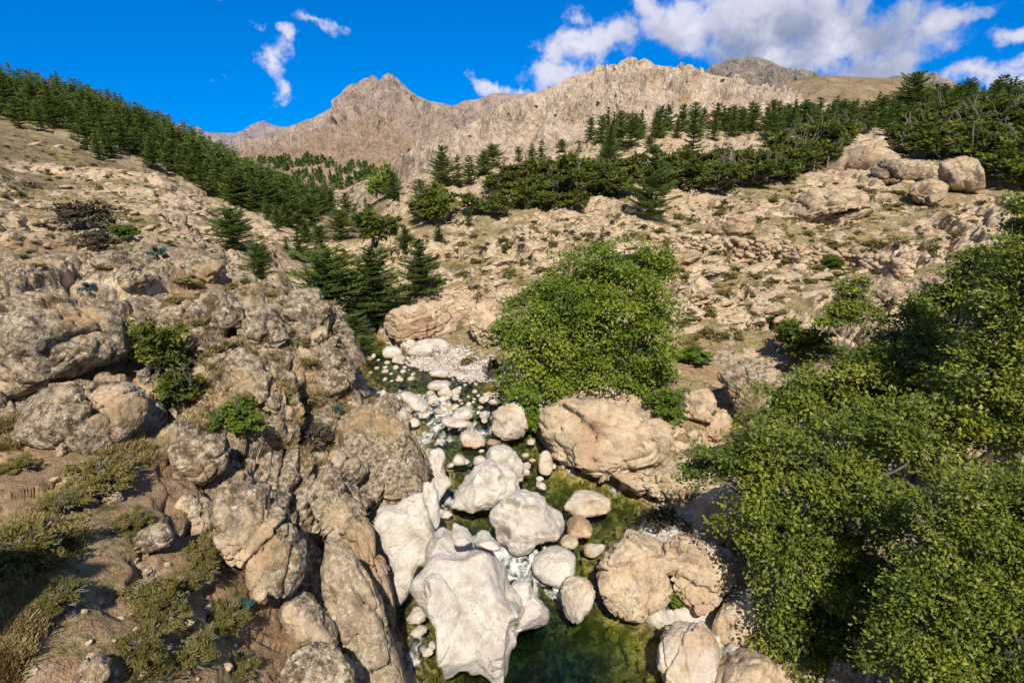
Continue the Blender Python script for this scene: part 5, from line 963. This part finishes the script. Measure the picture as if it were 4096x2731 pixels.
# named shrubs of the near bank
for a in [('green_shrub','bright green rounded shrub growing over the heart-shaped boulder','shrub',grn,548,1000,110,.95,False,0),('green_shrub','low green creeper on the face of the large cracked boulder','shrub',grn,1535,1385,90,1.1,False,1),
 ('bramble','tangled bramble with reddish leaves in the gully beside the stacked boulders','shrub',oak,385,870,120,1.3,False,1),('bramble','bramble spilling lower down the same gully','shrub',oak,420,930,95,1.0,False,2),('scrub_bush','dark grey-green cushion shrub below the straw-coloured tufts','shrub',scd,715,1010,95,.8,True,0),
 ('scrub_bush','wide dark leafless-looking shrub on the terrace, the bigger of two','shrub',scd,170,525,140,.9,True,1),('scrub_bush','dark brown shrub just downhill of the wide terrace shrub','shrub',scd,220,570,100,.9,True,0),
 ('scrub_bush','dense yellow-green heath bush beside the path at the photo edge','shrub',hth,60,1290,190,1.1,True,0),('scrub_bush','round yellow-green tussock bush on the bank above the path','shrub',hth,467,1285,82,1.5,True,1),('scrub_bush','dull olive heath mound in the middle of the bank','shrub',hth,385,1390,150,1.0,True,2),('scrub_bush','heath mound sloping down below the earth bank','shrub',hth,230,1120,170,.8,True,3),
 ('scrub_bush','small green bush behind the half-buried block','shrub',hth,310,1200,75,1.0,True,1),('scrub_bush','olive bush at the bottom edge near the broad boulder','shrub',hth,565,1550,90,1.0,True,2),('scrub_bush','brown brush at the top of the earth bank under the lower slab','shrub',hth,60,990,120,.9,True,0),
 ('spurge_clump','blue-green spurge with orange dead stems on the dry grass','plant',sph,558,1405,55,1.0,True,0),('spurge_clump','blue-green spurge on the terrace by the oval boulder','plant',sph,365,590,45,1.0,True,0),('spurge_clump','dark blue-green spurge above the huge overhanging boulder','plant',sph,208,670,40,1.0,True,0),('spurge_clump','blue-green spurge with red stems on the crag above the pool','plant',sph,775,945,36,1.0,True,0),('spurge_clump','small spurge on the stepped crag rim','plant',sph,800,1215,36,1.0,True,0),
 ('scrub_bush','brown sedge bush at the water below the layered shelf','shrub',scd,1530,1200,90,1.0,True,1),('scrub_bush','dark olive bush at the edge of the gravel bar','shrub',scr,1078,832,32,1.0,True,0),('scrub_bush','tall rush clump between gravel bar and round alder','shrub',scd,1130,855,48,1.5,True,1),('scrub_bush','brown rush tuft among the rapids cobbles','shrub',scd,1140,918,40,1.0,True,0),
 ('green_shrub','dark green creeper draping the bank next to the triangular slab','shrub',grn,1525,960,110,.8,False,0),('green_shrub','green bush spreading at the foot of the round alder, uphill side','shrub',grn,1590,830,90,.6,False,1),('green_shrub','broad dark green shrub on the slope just above the canopy of the tall alder','shrub',oak,1835,815,110,.8,False,1),('green_shrub','lone bright green bush at the dry stone wall','shrub',grn,1922,615,42,1.0,False,0),('green_shrub','small bright bush on the ledge above the slender pine','shrub',grn,1010,652,34,.7,False,1),('green_shrub','fresh green shrub on the rocky slope below the left wood','shrub',grn,290,548,60,.8,False,0)]:
    nm, lab, cat, pr, u, v, w, hf, one, kk = a; bush_at(nm, lab, cat, pr, u, v, w, None, hf, one, k_=kk)
# scrub cushions on the right and left slopes
def inside(p, poly):
    x, y = p; c = False; j = len(poly)-1
    for i in range(len(poly)):
        if (poly[i][1] > y) != (poly[j][1] > y) and x < (poly[j][0]-poly[i][0])*(y-poly[i][1])/(poly[j][1]-poly[i][1])+poly[i][0]: c = not c
        j = i
    return c
REG = [([(1000,560),(1480,510),(1900,420),(2280,470),(2200,560),(2080,640),(1800,760),(1560,800),(1560,640),(1200,640),(1080,650),(900,640),(760,600)], 190, scr, (16, 40), 'olive scrub cushion among the slabs of the right slope', 'scrub cushions of the right slope'),
       ([(0,330),(330,380),(480,480),(640,560),(600,640),(380,560),(100,640),(0,560)], 60, scr, (14, 34), 'olive scrub cushion on the open left slope', 'scrub cushions of the left slope'),
       ([(0,980),(330,1060),(300,1180),(420,1320),(640,1440),(640,1568),(0,1568)], 13, hth, (38, 80), 'low heath mound among the dry grass of the near bank', 'heath mounds of the near bank'),
       ([(300,640),(600,640),(760,760),(720,960),(560,900),(430,760)], 26, scr, (22, 46), 'yellow-brown tuft of scrub rooted in the left crags', 'scrub tufts on the left crags'),
       ([(1000,470),(1500,470),(1900,560),(1600,560),(1100,620)], 40, scd, (14, 28), 'dark dry scrub cushion among the slabs of the right slope', 'dark cushions of the right slope')]
def scatter(poly, n_, seed, mind):
    rg = np.random.default_rng(seed); P_ = np.array(poly); out = []
    for _ in range(n_*40):
        if len(out) >= n_: break
        p = (rg.uniform(P_[:, 0].min(), P_[:, 0].max()), rg.uniform(P_[:, 1].min(), P_[:, 1].max()))
        if inside(p, poly) and all((p[0]-a)**2+((p[1]-b)*2)**2 > mind**2 for a, b in out): out.append(p)
    return out
for i, (poly, n_, pr, (a, b), lab, grp) in enumerate(REG):
    for (u, v) in scatter(poly, n_, 60+i, 20):
        if u < 700 and v > 980 and abs(u-(150+(1500-v)*.35)) < 60: continue
        bush_at('scrub_bush', lab, 'shrub', pr, u, v, R_.uniform(a, b)*(.55+.45*(v-330)/400), grp, R_.uniform(.7, 1.1), True, k_=R_.randrange(4))
# loose stones: right slope, rapids, pool margins
def stone_proto(seed, sub=3, facet=.8, white=1.0, shape=(1, .8, .62)):
    V, F = ico(sub); q = (V+seed*5.3).astype(F32); f1, f2, r, v = cells(q*1.3, seed); d = 1+fbm(q*1.1, 3, seed)*.25+facet*((v*(r-.5)).sum(1)*.5); V = V*d[:, None]*np.array(shape)
    ta = np.zeros((len(V), 3), F32); ta[:, 2] = white; tb = np.zeros((len(V), 3), F32); tb[:, 0] = 0 if white > .3 else .4*(fbm(q*1.5, 2, seed) > .05)
    return mesh_np('stone', V*.5, F, (m_ter,), attrs={'ta': ta, 'tb': tb})
st_w = [stone_proto(s, 4, .5, .8) for s in (1, 2, 3, 4)]; st_g = [stone_proto(s, 4, .6, .45) for s in (5, 6, 7)]; st_t = [stone_proto(s, 4, 1.3, .05, (1.25, .75, .45)) for s in (8, 9, 10, 11)]
st_l = [stone_proto(s, 4, 1.0, .0) for s in (12, 13)]
def stone_at(name, label, protos, u, v, w_px, group, sink=.12, water=True, slab=False):
    p = hit(u*K, v*K, water)
    if p is None: return
    d = p[1]*cp-(p[2]-CZ)*sp; w = w_px*K*d/FOC; o = link(name, protos[R_.randrange(len(protos))], loc=(p[0], p[1], p[2]+w*(.26-sink)))
    o.scale = (w*R_.uniform(.95, 1.1), w*R_.uniform(.85, 1.15), w*R_.uniform(.7, 1.1)); o.rotation_euler = (R_.uniform(-.35, .35), R_.uniform(-.35, .35), R_.uniform(0, 6.28))
    if slab: o.rotation_euler = (R_.uniform(-.1, .2), -.18+R_.uniform(-.15, .12), R_.uniform(-.35, .35)); o.scale[2] *= .8
    tag(o, label, 'boulder' if name == 'boulder' else 'stone', group)
for (u, v) in scatter([(950,905),(1000,900),(1060,890),(1130,900),(1180,900),(1150,960),(1120,990),(1090,950),(1030,940),(975,960),(960,940)], 44, 91, 13): stone_at('stone', 'pale cobble in the rapids below the gravel bar', st_w+st_g, u, v, R_.uniform(8, 26), 'cobbles of the upper rapids')
for (u, v) in scatter([(870,800),(930,830),(960,870),(900,880),(830,880),(820,860)], 20, 92, 16): stone_at('stone', 'stone breaking the surface of the upper pool', st_w+st_g, u, v, R_.uniform(7, 22), 'stones of the upper pool')
for (u, v) in scatter([(950,980),(1010,990),(1050,1060),(1110,1010),(1230,1010),(1290,1090),(1240,1110),(1180,1060),(1000,1080)], 16, 93, 26): stone_at('stone', 'pale stone in the channel between the boulders', st_w+st_g, u, v, R_.uniform(10, 24), 'stones of the middle channel')
for u, v, w, lab in [(958,1415,46,'rounded amber stone beside the left foot of the largest boulder'),(962,1450,36,'flat amber stone stacked under the rounded one'),(983,1497,26,'blue-grey pebble in the shallows'),(993,1483,20,'white pebble in the shallows next to the blue-grey one'),(1025,1183,28,'cream stone under the pointed white boulder'),(1243,1116,26,'white stone at the small cascade'),(1205,1085,24,'white stone behind the pothole boulder'),(1310,1240,22,'stone wedged between two boulders of the right channel'),(1068,1060,22,'small tan stone beside the twin-humped one'),(955,925,20,'orange stone in the rapids')]: stone_at('stone', lab, st_w, u, v, w, None, .2)
for (u, v) in scatter([(700,560),(1000,590),(1500,540),(1560,560),(1900,600),(2080,640),(1800,740),(1580,780),(1560,640),(1300,620),(1080,680),(900,660)], 95, 94, 22): stone_at('boulder', 'tan boulder strewn over the right slope', st_t, u, v, R_.uniform(14, 44)*(1 if R_.random() < .85 else 1.6), 'boulders strewn over the right slope', .2, False, True)
for (u, v) in scatter([(0,300),(300,370),(480,450),(640,560),(560,620),(300,560),(60,640),(0,500)], 50, 95, 22): stone_at('boulder', 'tan boulder half sunk in the left slope', st_t, u, v, R_.uniform(9, 26), 'boulders of the left slope', .22, False, True)
for (u, v) in scatter([(0,1000),(330,1060),(340,1180),(420,1320),(640,1440),(640,1560),(60,1560),(200,1300)], 46, 97, 22): stone_at('stone', 'small lichened stone lying on the near earth bank', st_l, u, v, R_.uniform(8, 30), 'stones of the near bank', .2, False)
# gravel bar
rg = np.random.default_rng(77); gp = [(940,835),(1000,812),(1060,800),(1095,835),(1122,862),(1100,875),(1040,866),(985,855),(950,850)]; Vg, Fg, off, gl_ = [], [], 0, []
bv, bf = ico(1)
for (u, v) in scatter(gp, 900, 96, 3.2)[:900]:
    p = hit(u*K, v*K, False)
    if p is None: continue
    for _ in range(3):
        s = rg.uniform(.05, .16); c = p+np.array([rg.normal()*.2, rg.normal()*.4, 0]); z = drop(c[0], c[1])
        if z is None: continue
        z = max(z, water_z(c[1])-.02); V = bv*(1+rg.normal(size=(len(bv), 1))*.12)*np.array([s, s*.85, s*.6]); a = rg.uniform(0, 6.28); V = V@np.array([[math.cos(a), math.sin(a), 0], [-math.sin(a), math.cos(a), 0], [0, 0, 1]])
        Vg.append(V+np.array([c[0], c[1], z+s*.3])); Fg.append(bf+off); off += len(bv); gl_.append(np.full(len(bv), rg.random()))
m_gr, n = material('river_gravel'); a = n.new('ShaderNodeAttribute', attribute_name='lv').outputs['Fac']
principled(n, n.ramp(a, [(.0, (.30, .26, .23)), (.3, (.46, .41, .36)), (.6, (.60, .55, .49)), (.8, (.42, .33, .30)), (1, (.70, .66, .60))]), .8)
tag(link('gravel', mesh_np('gravel', np.concatenate(Vg), np.concatenate(Fg), (m_gr,), attrs={'lv': np.concatenate(gl_)})), 'pale grey and pink shingle of the gravel bar in the stream bend', 'gravel', kind='stuff')
# dry stone wall
rg = np.random.default_rng(78); WALL = [(1500,560,20),(1560,560,22),(1620,572,26),(1700,585,34),(1780,592,36),(1860,602,36),(1930,612,34),(1990,620,30),(2040,628,34),(2090,632,26)]
Vs, Fs, off = [], [], 0; wl = np.array(WALL, float); sv, sf = ico(2)
for u in np.arange(1500, 2090, 7.5):
    v = np.interp(u, wl[:, 0], wl[:, 1]); h_px = np.interp(u, wl[:, 0], wl[:, 2]); p = hit(u*K, v*K, False)
    if p is None: continue
    d = p[1]*cp-(p[2]-CZ)*sp; hh = h_px*K*d/FOC*rg.uniform(.7, 1.1); w = 9.5*K*d/FOC
    z = -.1
    while z < hh:
        s = w*rg.uniform(.8, 2.0); q = (sv+rg.uniform(0, 99)).astype(F32); f1, f2, r, vv = cells(q*1.1, int(rg.integers(0, 999))); V = np.sign(sv)*np.abs(sv)**.6*(1+.3*((vv*(r-.5)).sum(1)))[:, None]*np.array([s*.55, .4, s*.34*rg.uniform(.7, 1.2)])
        a = rg.normal()*.3; b = rg.normal()*.25; Rz = np.array(Matrix.Rotation(a, 3, 'Z') @ Matrix.Rotation(b, 3, 'Y')); V = V@Rz.T
        Vs.append(V+np.array([p[0]+rg.normal()*.1, p[1]+rg.normal()*.12, p[2]+z+s*.2])); Fs.append(sf+off); off += len(sv); z += s*.5
V = np.concatenate(Vs); w0 = V.mean(0); nV = len(V); ta = np.zeros((nV, 3), F32); tb = np.zeros((nV, 3), F32); tb[:, 0] = .3*(fbm(V.astype(F32), 2, 5) > 0)
tag(link('dry_stone_wall', mesh_np('dry_stone_wall', V-w0, np.concatenate(Fs), (m_ter,), smooth=True, attrs={'ta': ta, 'tb': tb}), loc=w0), 'tumbledown dry stone wall of tan blocks crossing the right slope', 'stone wall')
# fence of thin posts along the oak band, bare dead trunks
m_post, n = material('weathered_post'); principled(n, (.30, .30, .25), .8)
fp = [hit(u*K, v*K, False) for u, v in [(1712,412),(1747,415),(1788,412),(1835,402),(1867,398),(1898,390)]]; fr_ = bpy.data.objects.new('wire_fence', None); COL.objects.link(fr_); fr_.location = fp[0]; tag(fr_, 'thin wire fence on upright posts along the lower edge of the oak band', 'fence')
for p in fp:
    v, f = tubes([([(0, 0, -.3), (0, 0, .8), (.02, 0, 1.9)], [.06, .055, .05])], 6); link('post', mesh_np('post', v, f, (m_post,)), fr_, Vector(p)-Vector(fp[0]))
for hgt_w in (.7, 1.3):
    v, f = tubes([([tuple(np.array(p)-fp[0]+np.array([0, 0, hgt_w])) for p in fp], [.008]*len(fp))], 3); link('wire', mesh_np('wire', v, f, (m_post,)), fr_)
def dead_tree(u, v, top, label, seed):
    p = hit(u*K, v*K, False); d = p[1]*cp-(p[2]-CZ)*sp; h = (v-top)*K*d/FOC; rg = np.random.default_rng(seed); paths = []
    for _ in range(3):
        e = np.array([rg.uniform(-.2, .2)*h, rg.uniform(-.1, .1)*h, h*rg.uniform(.75, 1)]); q = wiggle(rg, np.zeros(3), e, 6, .03); paths.append((q, np.linspace(.035*h, .008*h, 6)))
        for _ in range(4): paths.append((wiggle(rg, q[rg.integers(2, 5)], e+rg.normal(size=3)*.16*h, 4, .05), np.linspace(.009*h, .003, 4)))
    V, F = tubes(paths, 5); tag(link('dead_tree', mesh_np('dead_tree', V, F, (M_dead,)), loc=p), label, 'dead tree')
for a in [(730,505,482,'bleached dead trunk at the valley mouth',1),(675,585,535,'bare pale branches of a dead tree beside the ragged pine',2),(1680,405,345,'bleached dead tree in the middle of the oak band',3),(1820,375,335,'leaning silver dead branches near the upper oaks',4),(2235,325,275,'bleached dead branches sticking out of the thicket',5),(1345,450,400,'bare grey stems in the oak band',6)]: dead_tree(*a)
# far pines in the valley and low shrubs on the pale ridge
rg = np.random.default_rng(79); Vf, Ff, off, lf = [], [], 0, []
pv_ = np.array([far_pines[1].vertices[i].co[:] for i in range(0)]) if False else None
def mini(rg):
    q = []
    n_ = 34; z = rg.random(n_)**.8; a = rg.uniform(0, 6.28, n_); r = .32*(1-z)**.6*rg.uniform(.5, 1, n_); C = np.stack([r*np.cos(a), r*np.sin(a), z*.95+.05], 1); A = np.stack([np.cos(a)*.14, np.sin(a)*.14, np.full(n_, .03)], 1)+rg.normal(size=(n_, 3))*.03; Bv = np.cross(A, rg.normal(size=(n_, 3))); Bv /= np.linalg.norm(Bv, axis=1, keepdims=True); return quads(C, A, Bv*.10, lv=rg.uniform(.2, .8, n_))
VALF = VAL[:120].reshape(-1, 3); fu, fv_, fd_ = project(VALF); cand = np.nonzero((fu > 245) & (fu < 385) & (fv_ < 205))[0]; dens_ = fbm(np.stack([fu, fv_*2.6, fu*0], 1)[cand]/13, 3, 4); cand = cand[dens_ > .03]
for i in rg.choice(cand, 520):
    p = VALF[i]; v, f, l = mini(rg); l = l*.45; s = rg.uniform(5, 8.5)
    Vf.append(v*s+p-np.array([0, 0, .3])); Ff.append(f+off); off += len(v); lf.append(l)
tag(link('woods', mesh_np('woods', np.concatenate(Vf), np.concatenate(Ff), (L_pine,), smooth=False, attrs={'lv': np.concatenate(lf)})), 'far pine woods scattered over the low valley hill', 'woods', kind='stuff')
PU, PV, PD = project(PALE.reshape(-1, 3))
for (u, v, w) in [(537,109,5),(596,93,4),(598,104,4),(580,95,3),(515,122,3),(508,115,3),(722,82,4),(510,118,3),(470,138,4),(560,88,3),(410,153,6),(555,116,3)]:
    i = np.argmin((PU-u)**2+(PV-v)**2+(PD > 650)*1e6); p = PALE.reshape(-1, 3)[i]; put_tree('scrub_bush', 'tiny dark bush clinging to the pale craggy ridge', 'shrub', grn[0], p, w*PD[i]/FOC, R_.uniform(0, 6), 'bushes on the pale ridge')
PATH = [(hit0(u, v), r*1.05) for u, v, r in SOIL]
# grass: straw blades in tufts on the near bank and crags
def tufts(poly, n_, seed, rmin, rmax, hmin, hmax, blades, lm, name, label, mask=None):
    rg = np.random.default_rng(seed); C, A, Bv, lv = [], [], [], []
    P_ = np.array(poly)
    for _ in range(n_*3):
        if len(C) >= n_: break
        u, v = rg.uniform(P_[:, 0].min(), P_[:, 0].max()), rg.uniform(P_[:, 1].min(), P_[:, 1].max())
        if not inside((u, v), poly): continue
        p = hit(u*K, v*K, False)
        if p is None: continue
        if fbm(np.array([p*.55], F32), 3, seed)[0] < -.14 or any(math.hypot(p[0]-c_[0], p[1]-c_[1]) < r_ for c_, r_ in PATH): continue
        r = rg.uniform(rmin, rmax); m_ = blades; a = rg.uniform(0, 6.28, m_); rr_ = np.sqrt(rg.random(m_))*r; lean = np.stack([np.cos(a), np.sin(a), a*0], 1)*rg.uniform(.15, .9, (m_, 1))+np.array([[.15, -.25, 0]]); h = rg.uniform(hmin, hmax, (m_, 1)); tip = lean*h*.8+np.array([[0, 0, 1]])*h*.75
        c = p+np.stack([np.cos(a)*rr_, np.sin(a)*rr_, a*0], 1)+tip*.45; C.append(c); A.append(tip*.5); s = np.cross(tip, rg.normal(size=(m_, 3))); s /= np.linalg.norm(s, axis=1, keepdims=True)+1e-9; Bv.append(s*.013); lv.append(np.clip(rg.normal(.5, .2)+rg.normal(0, .15, m_), 0, 1))
    V, F, l = quads(np.concatenate(C), np.concatenate(A), np.concatenate(Bv), lv=np.concatenate(lv), bend=.1)
    return tag(link(name, mesh_np(name, V, F, (lm,), smooth=False, attrs={'lv': l})), label, 'grass', kind='stuff')
tufts([(0,950),(300,1000),(480,1180),(520,1300),(640,1400),(640,1568),(0,1568)], 2300, 81, .10, .36, .10, .30, 60, L_straw, 'dry_grass', 'straw-coloured dry grass on the near earth bank')
tufts([(300,700),(560,640),(780,680),(800,900),(940,920),(960,1050),(700,1080),(620,1000),(420,1000)], 520, 82, .06, .22, .15, .40, 40, L_straw, 'dry_grass', 'straw-coloured tufts in the cracks of the left crags')
tufts([(0,960),(340,1030),(300,1200),(480,1300),(640,1568),(0,1568)], 750, 83, .12, .40, .06, .20, 60, L_scrub, 'heather', 'low olive heather and weeds over the near bank')
# low ground cover over the slopes, too small to tell apart
def cover(regs, name, label, lm, seed):
    rg = np.random.default_rng(seed); C, A, Bv, lv = [], [], [], []
    for poly, n_, (a, b) in regs:
        P_ = np.array(poly)
        for _ in range(n_*2):
            u, v = rg.uniform(P_[:, 0].min(), P_[:, 0].max()), rg.uniform(P_[:, 1].min(), P_[:, 1].max())
            if not inside((u, v), poly): continue
            p = hit(u*K, v*K, False)
            if p is None or fbm(np.array([p*np.array([.25, .25, .5])], F32), 3, seed)[0] < -.12: continue
            w = rg.uniform(a, b)*(1 if rg.random() < .8 else 1.8)*p[1]*K/FOC*.5; m_ = 22; d = rand_dirs(rg, m_); d[:, 2] = np.abs(d[:, 2])*.7
            C.append(p+d*w*rg.uniform(.5, 1, (m_, 1))*np.array([1, 1, .8])); o = d+rg.normal(size=(m_, 3))*.6; o /= np.linalg.norm(o, axis=1, keepdims=True); s = np.cross(o, rg.normal(size=(m_, 3))); s /= np.linalg.norm(s, axis=1, keepdims=True)
            A.append(o*w*.34); Bv.append(s*w*.17); lv.append(np.clip(rg.normal(.45, .2)+rg.normal(0, .12, m_), 0, 1))
    V, F, l = quads(np.concatenate(C), np.concatenate(A), np.concatenate(Bv), lv=np.concatenate(lv)); tag(link(name, mesh_np(name, V, F, (lm,), smooth=False, attrs={'lv': l})), label, 'ground cover', kind='stuff')
cover([([(850,560),(1480,480),(1900,420),(2280,470),(2200,560),(2080,640),(1800,760),(1560,800),(1560,640),(1200,640),(1080,690),(900,690),(720,600)], 2000, (7, 15)), ([(0,300),(330,380),(520,480),(660,560),(600,640),(380,560),(100,640),(0,560)], 900, (5, 12)), ([(1300,330),(1800,300),(2050,290),(1900,330),(1500,400)], 260, (6, 12)), ([(820,420),(1150,340),(1350,320),(1300,380),(1000,440)], 200, (5, 10))], 'low_scrub', 'low olive scrub and heath dotted over the rocky slopes', L_scrub, 201)
# the stone bridge the view is taken from: deck edge under the viewpoint and its tall end pillar, whose shadow falls on the bank
m_br, n = material('bridge_stone'); tc = n.new('ShaderNodeTexCoord'); principled(n, n.ramp(n.noise(tc.outputs['Object'], 3, 5, .6), [(.3, (.22, .18, .14)), (.7, (.42, .36, .29))]), .9)
import bmesh as _bm
bm = _bm.new()
for (x0, x1, y0_, y1_, z0, z1) in ((-30, 30, -5.2, -.9, 13.6, 14.4), (-30, 30, -1.3, -.9, 14.4, 15.3), (-11.3, -8.5, -2.6, -.85, 6, 20.3), (-11.5, -8.3, -2.8, -.7, 20.3, 20.55), (-8.5, -7.2, -3.5, -1.2, 6, 13.6), (9, 12, -4.5, -1.2, 2, 13.6)):
    r_ = _bm.ops.create_cube(bm, size=1, matrix=Matrix.LocRotScale(Vector(((x0+x1)/2, (y0_+y1_)/2, (z0+z1)/2)), None, Vector((x1-x0, y1_-y0_, z1-z0))))
me = bpy.data.meshes.new('bridge'); bm.to_mesh(me); bm.free(); me.materials.append(m_br); tag(link('bridge', me), 'stone bridge over the gorge from which the view is taken, with a tall end pillar', 'bridge', kind='structure')
print('scrub', round(time.time()-T0, 1))
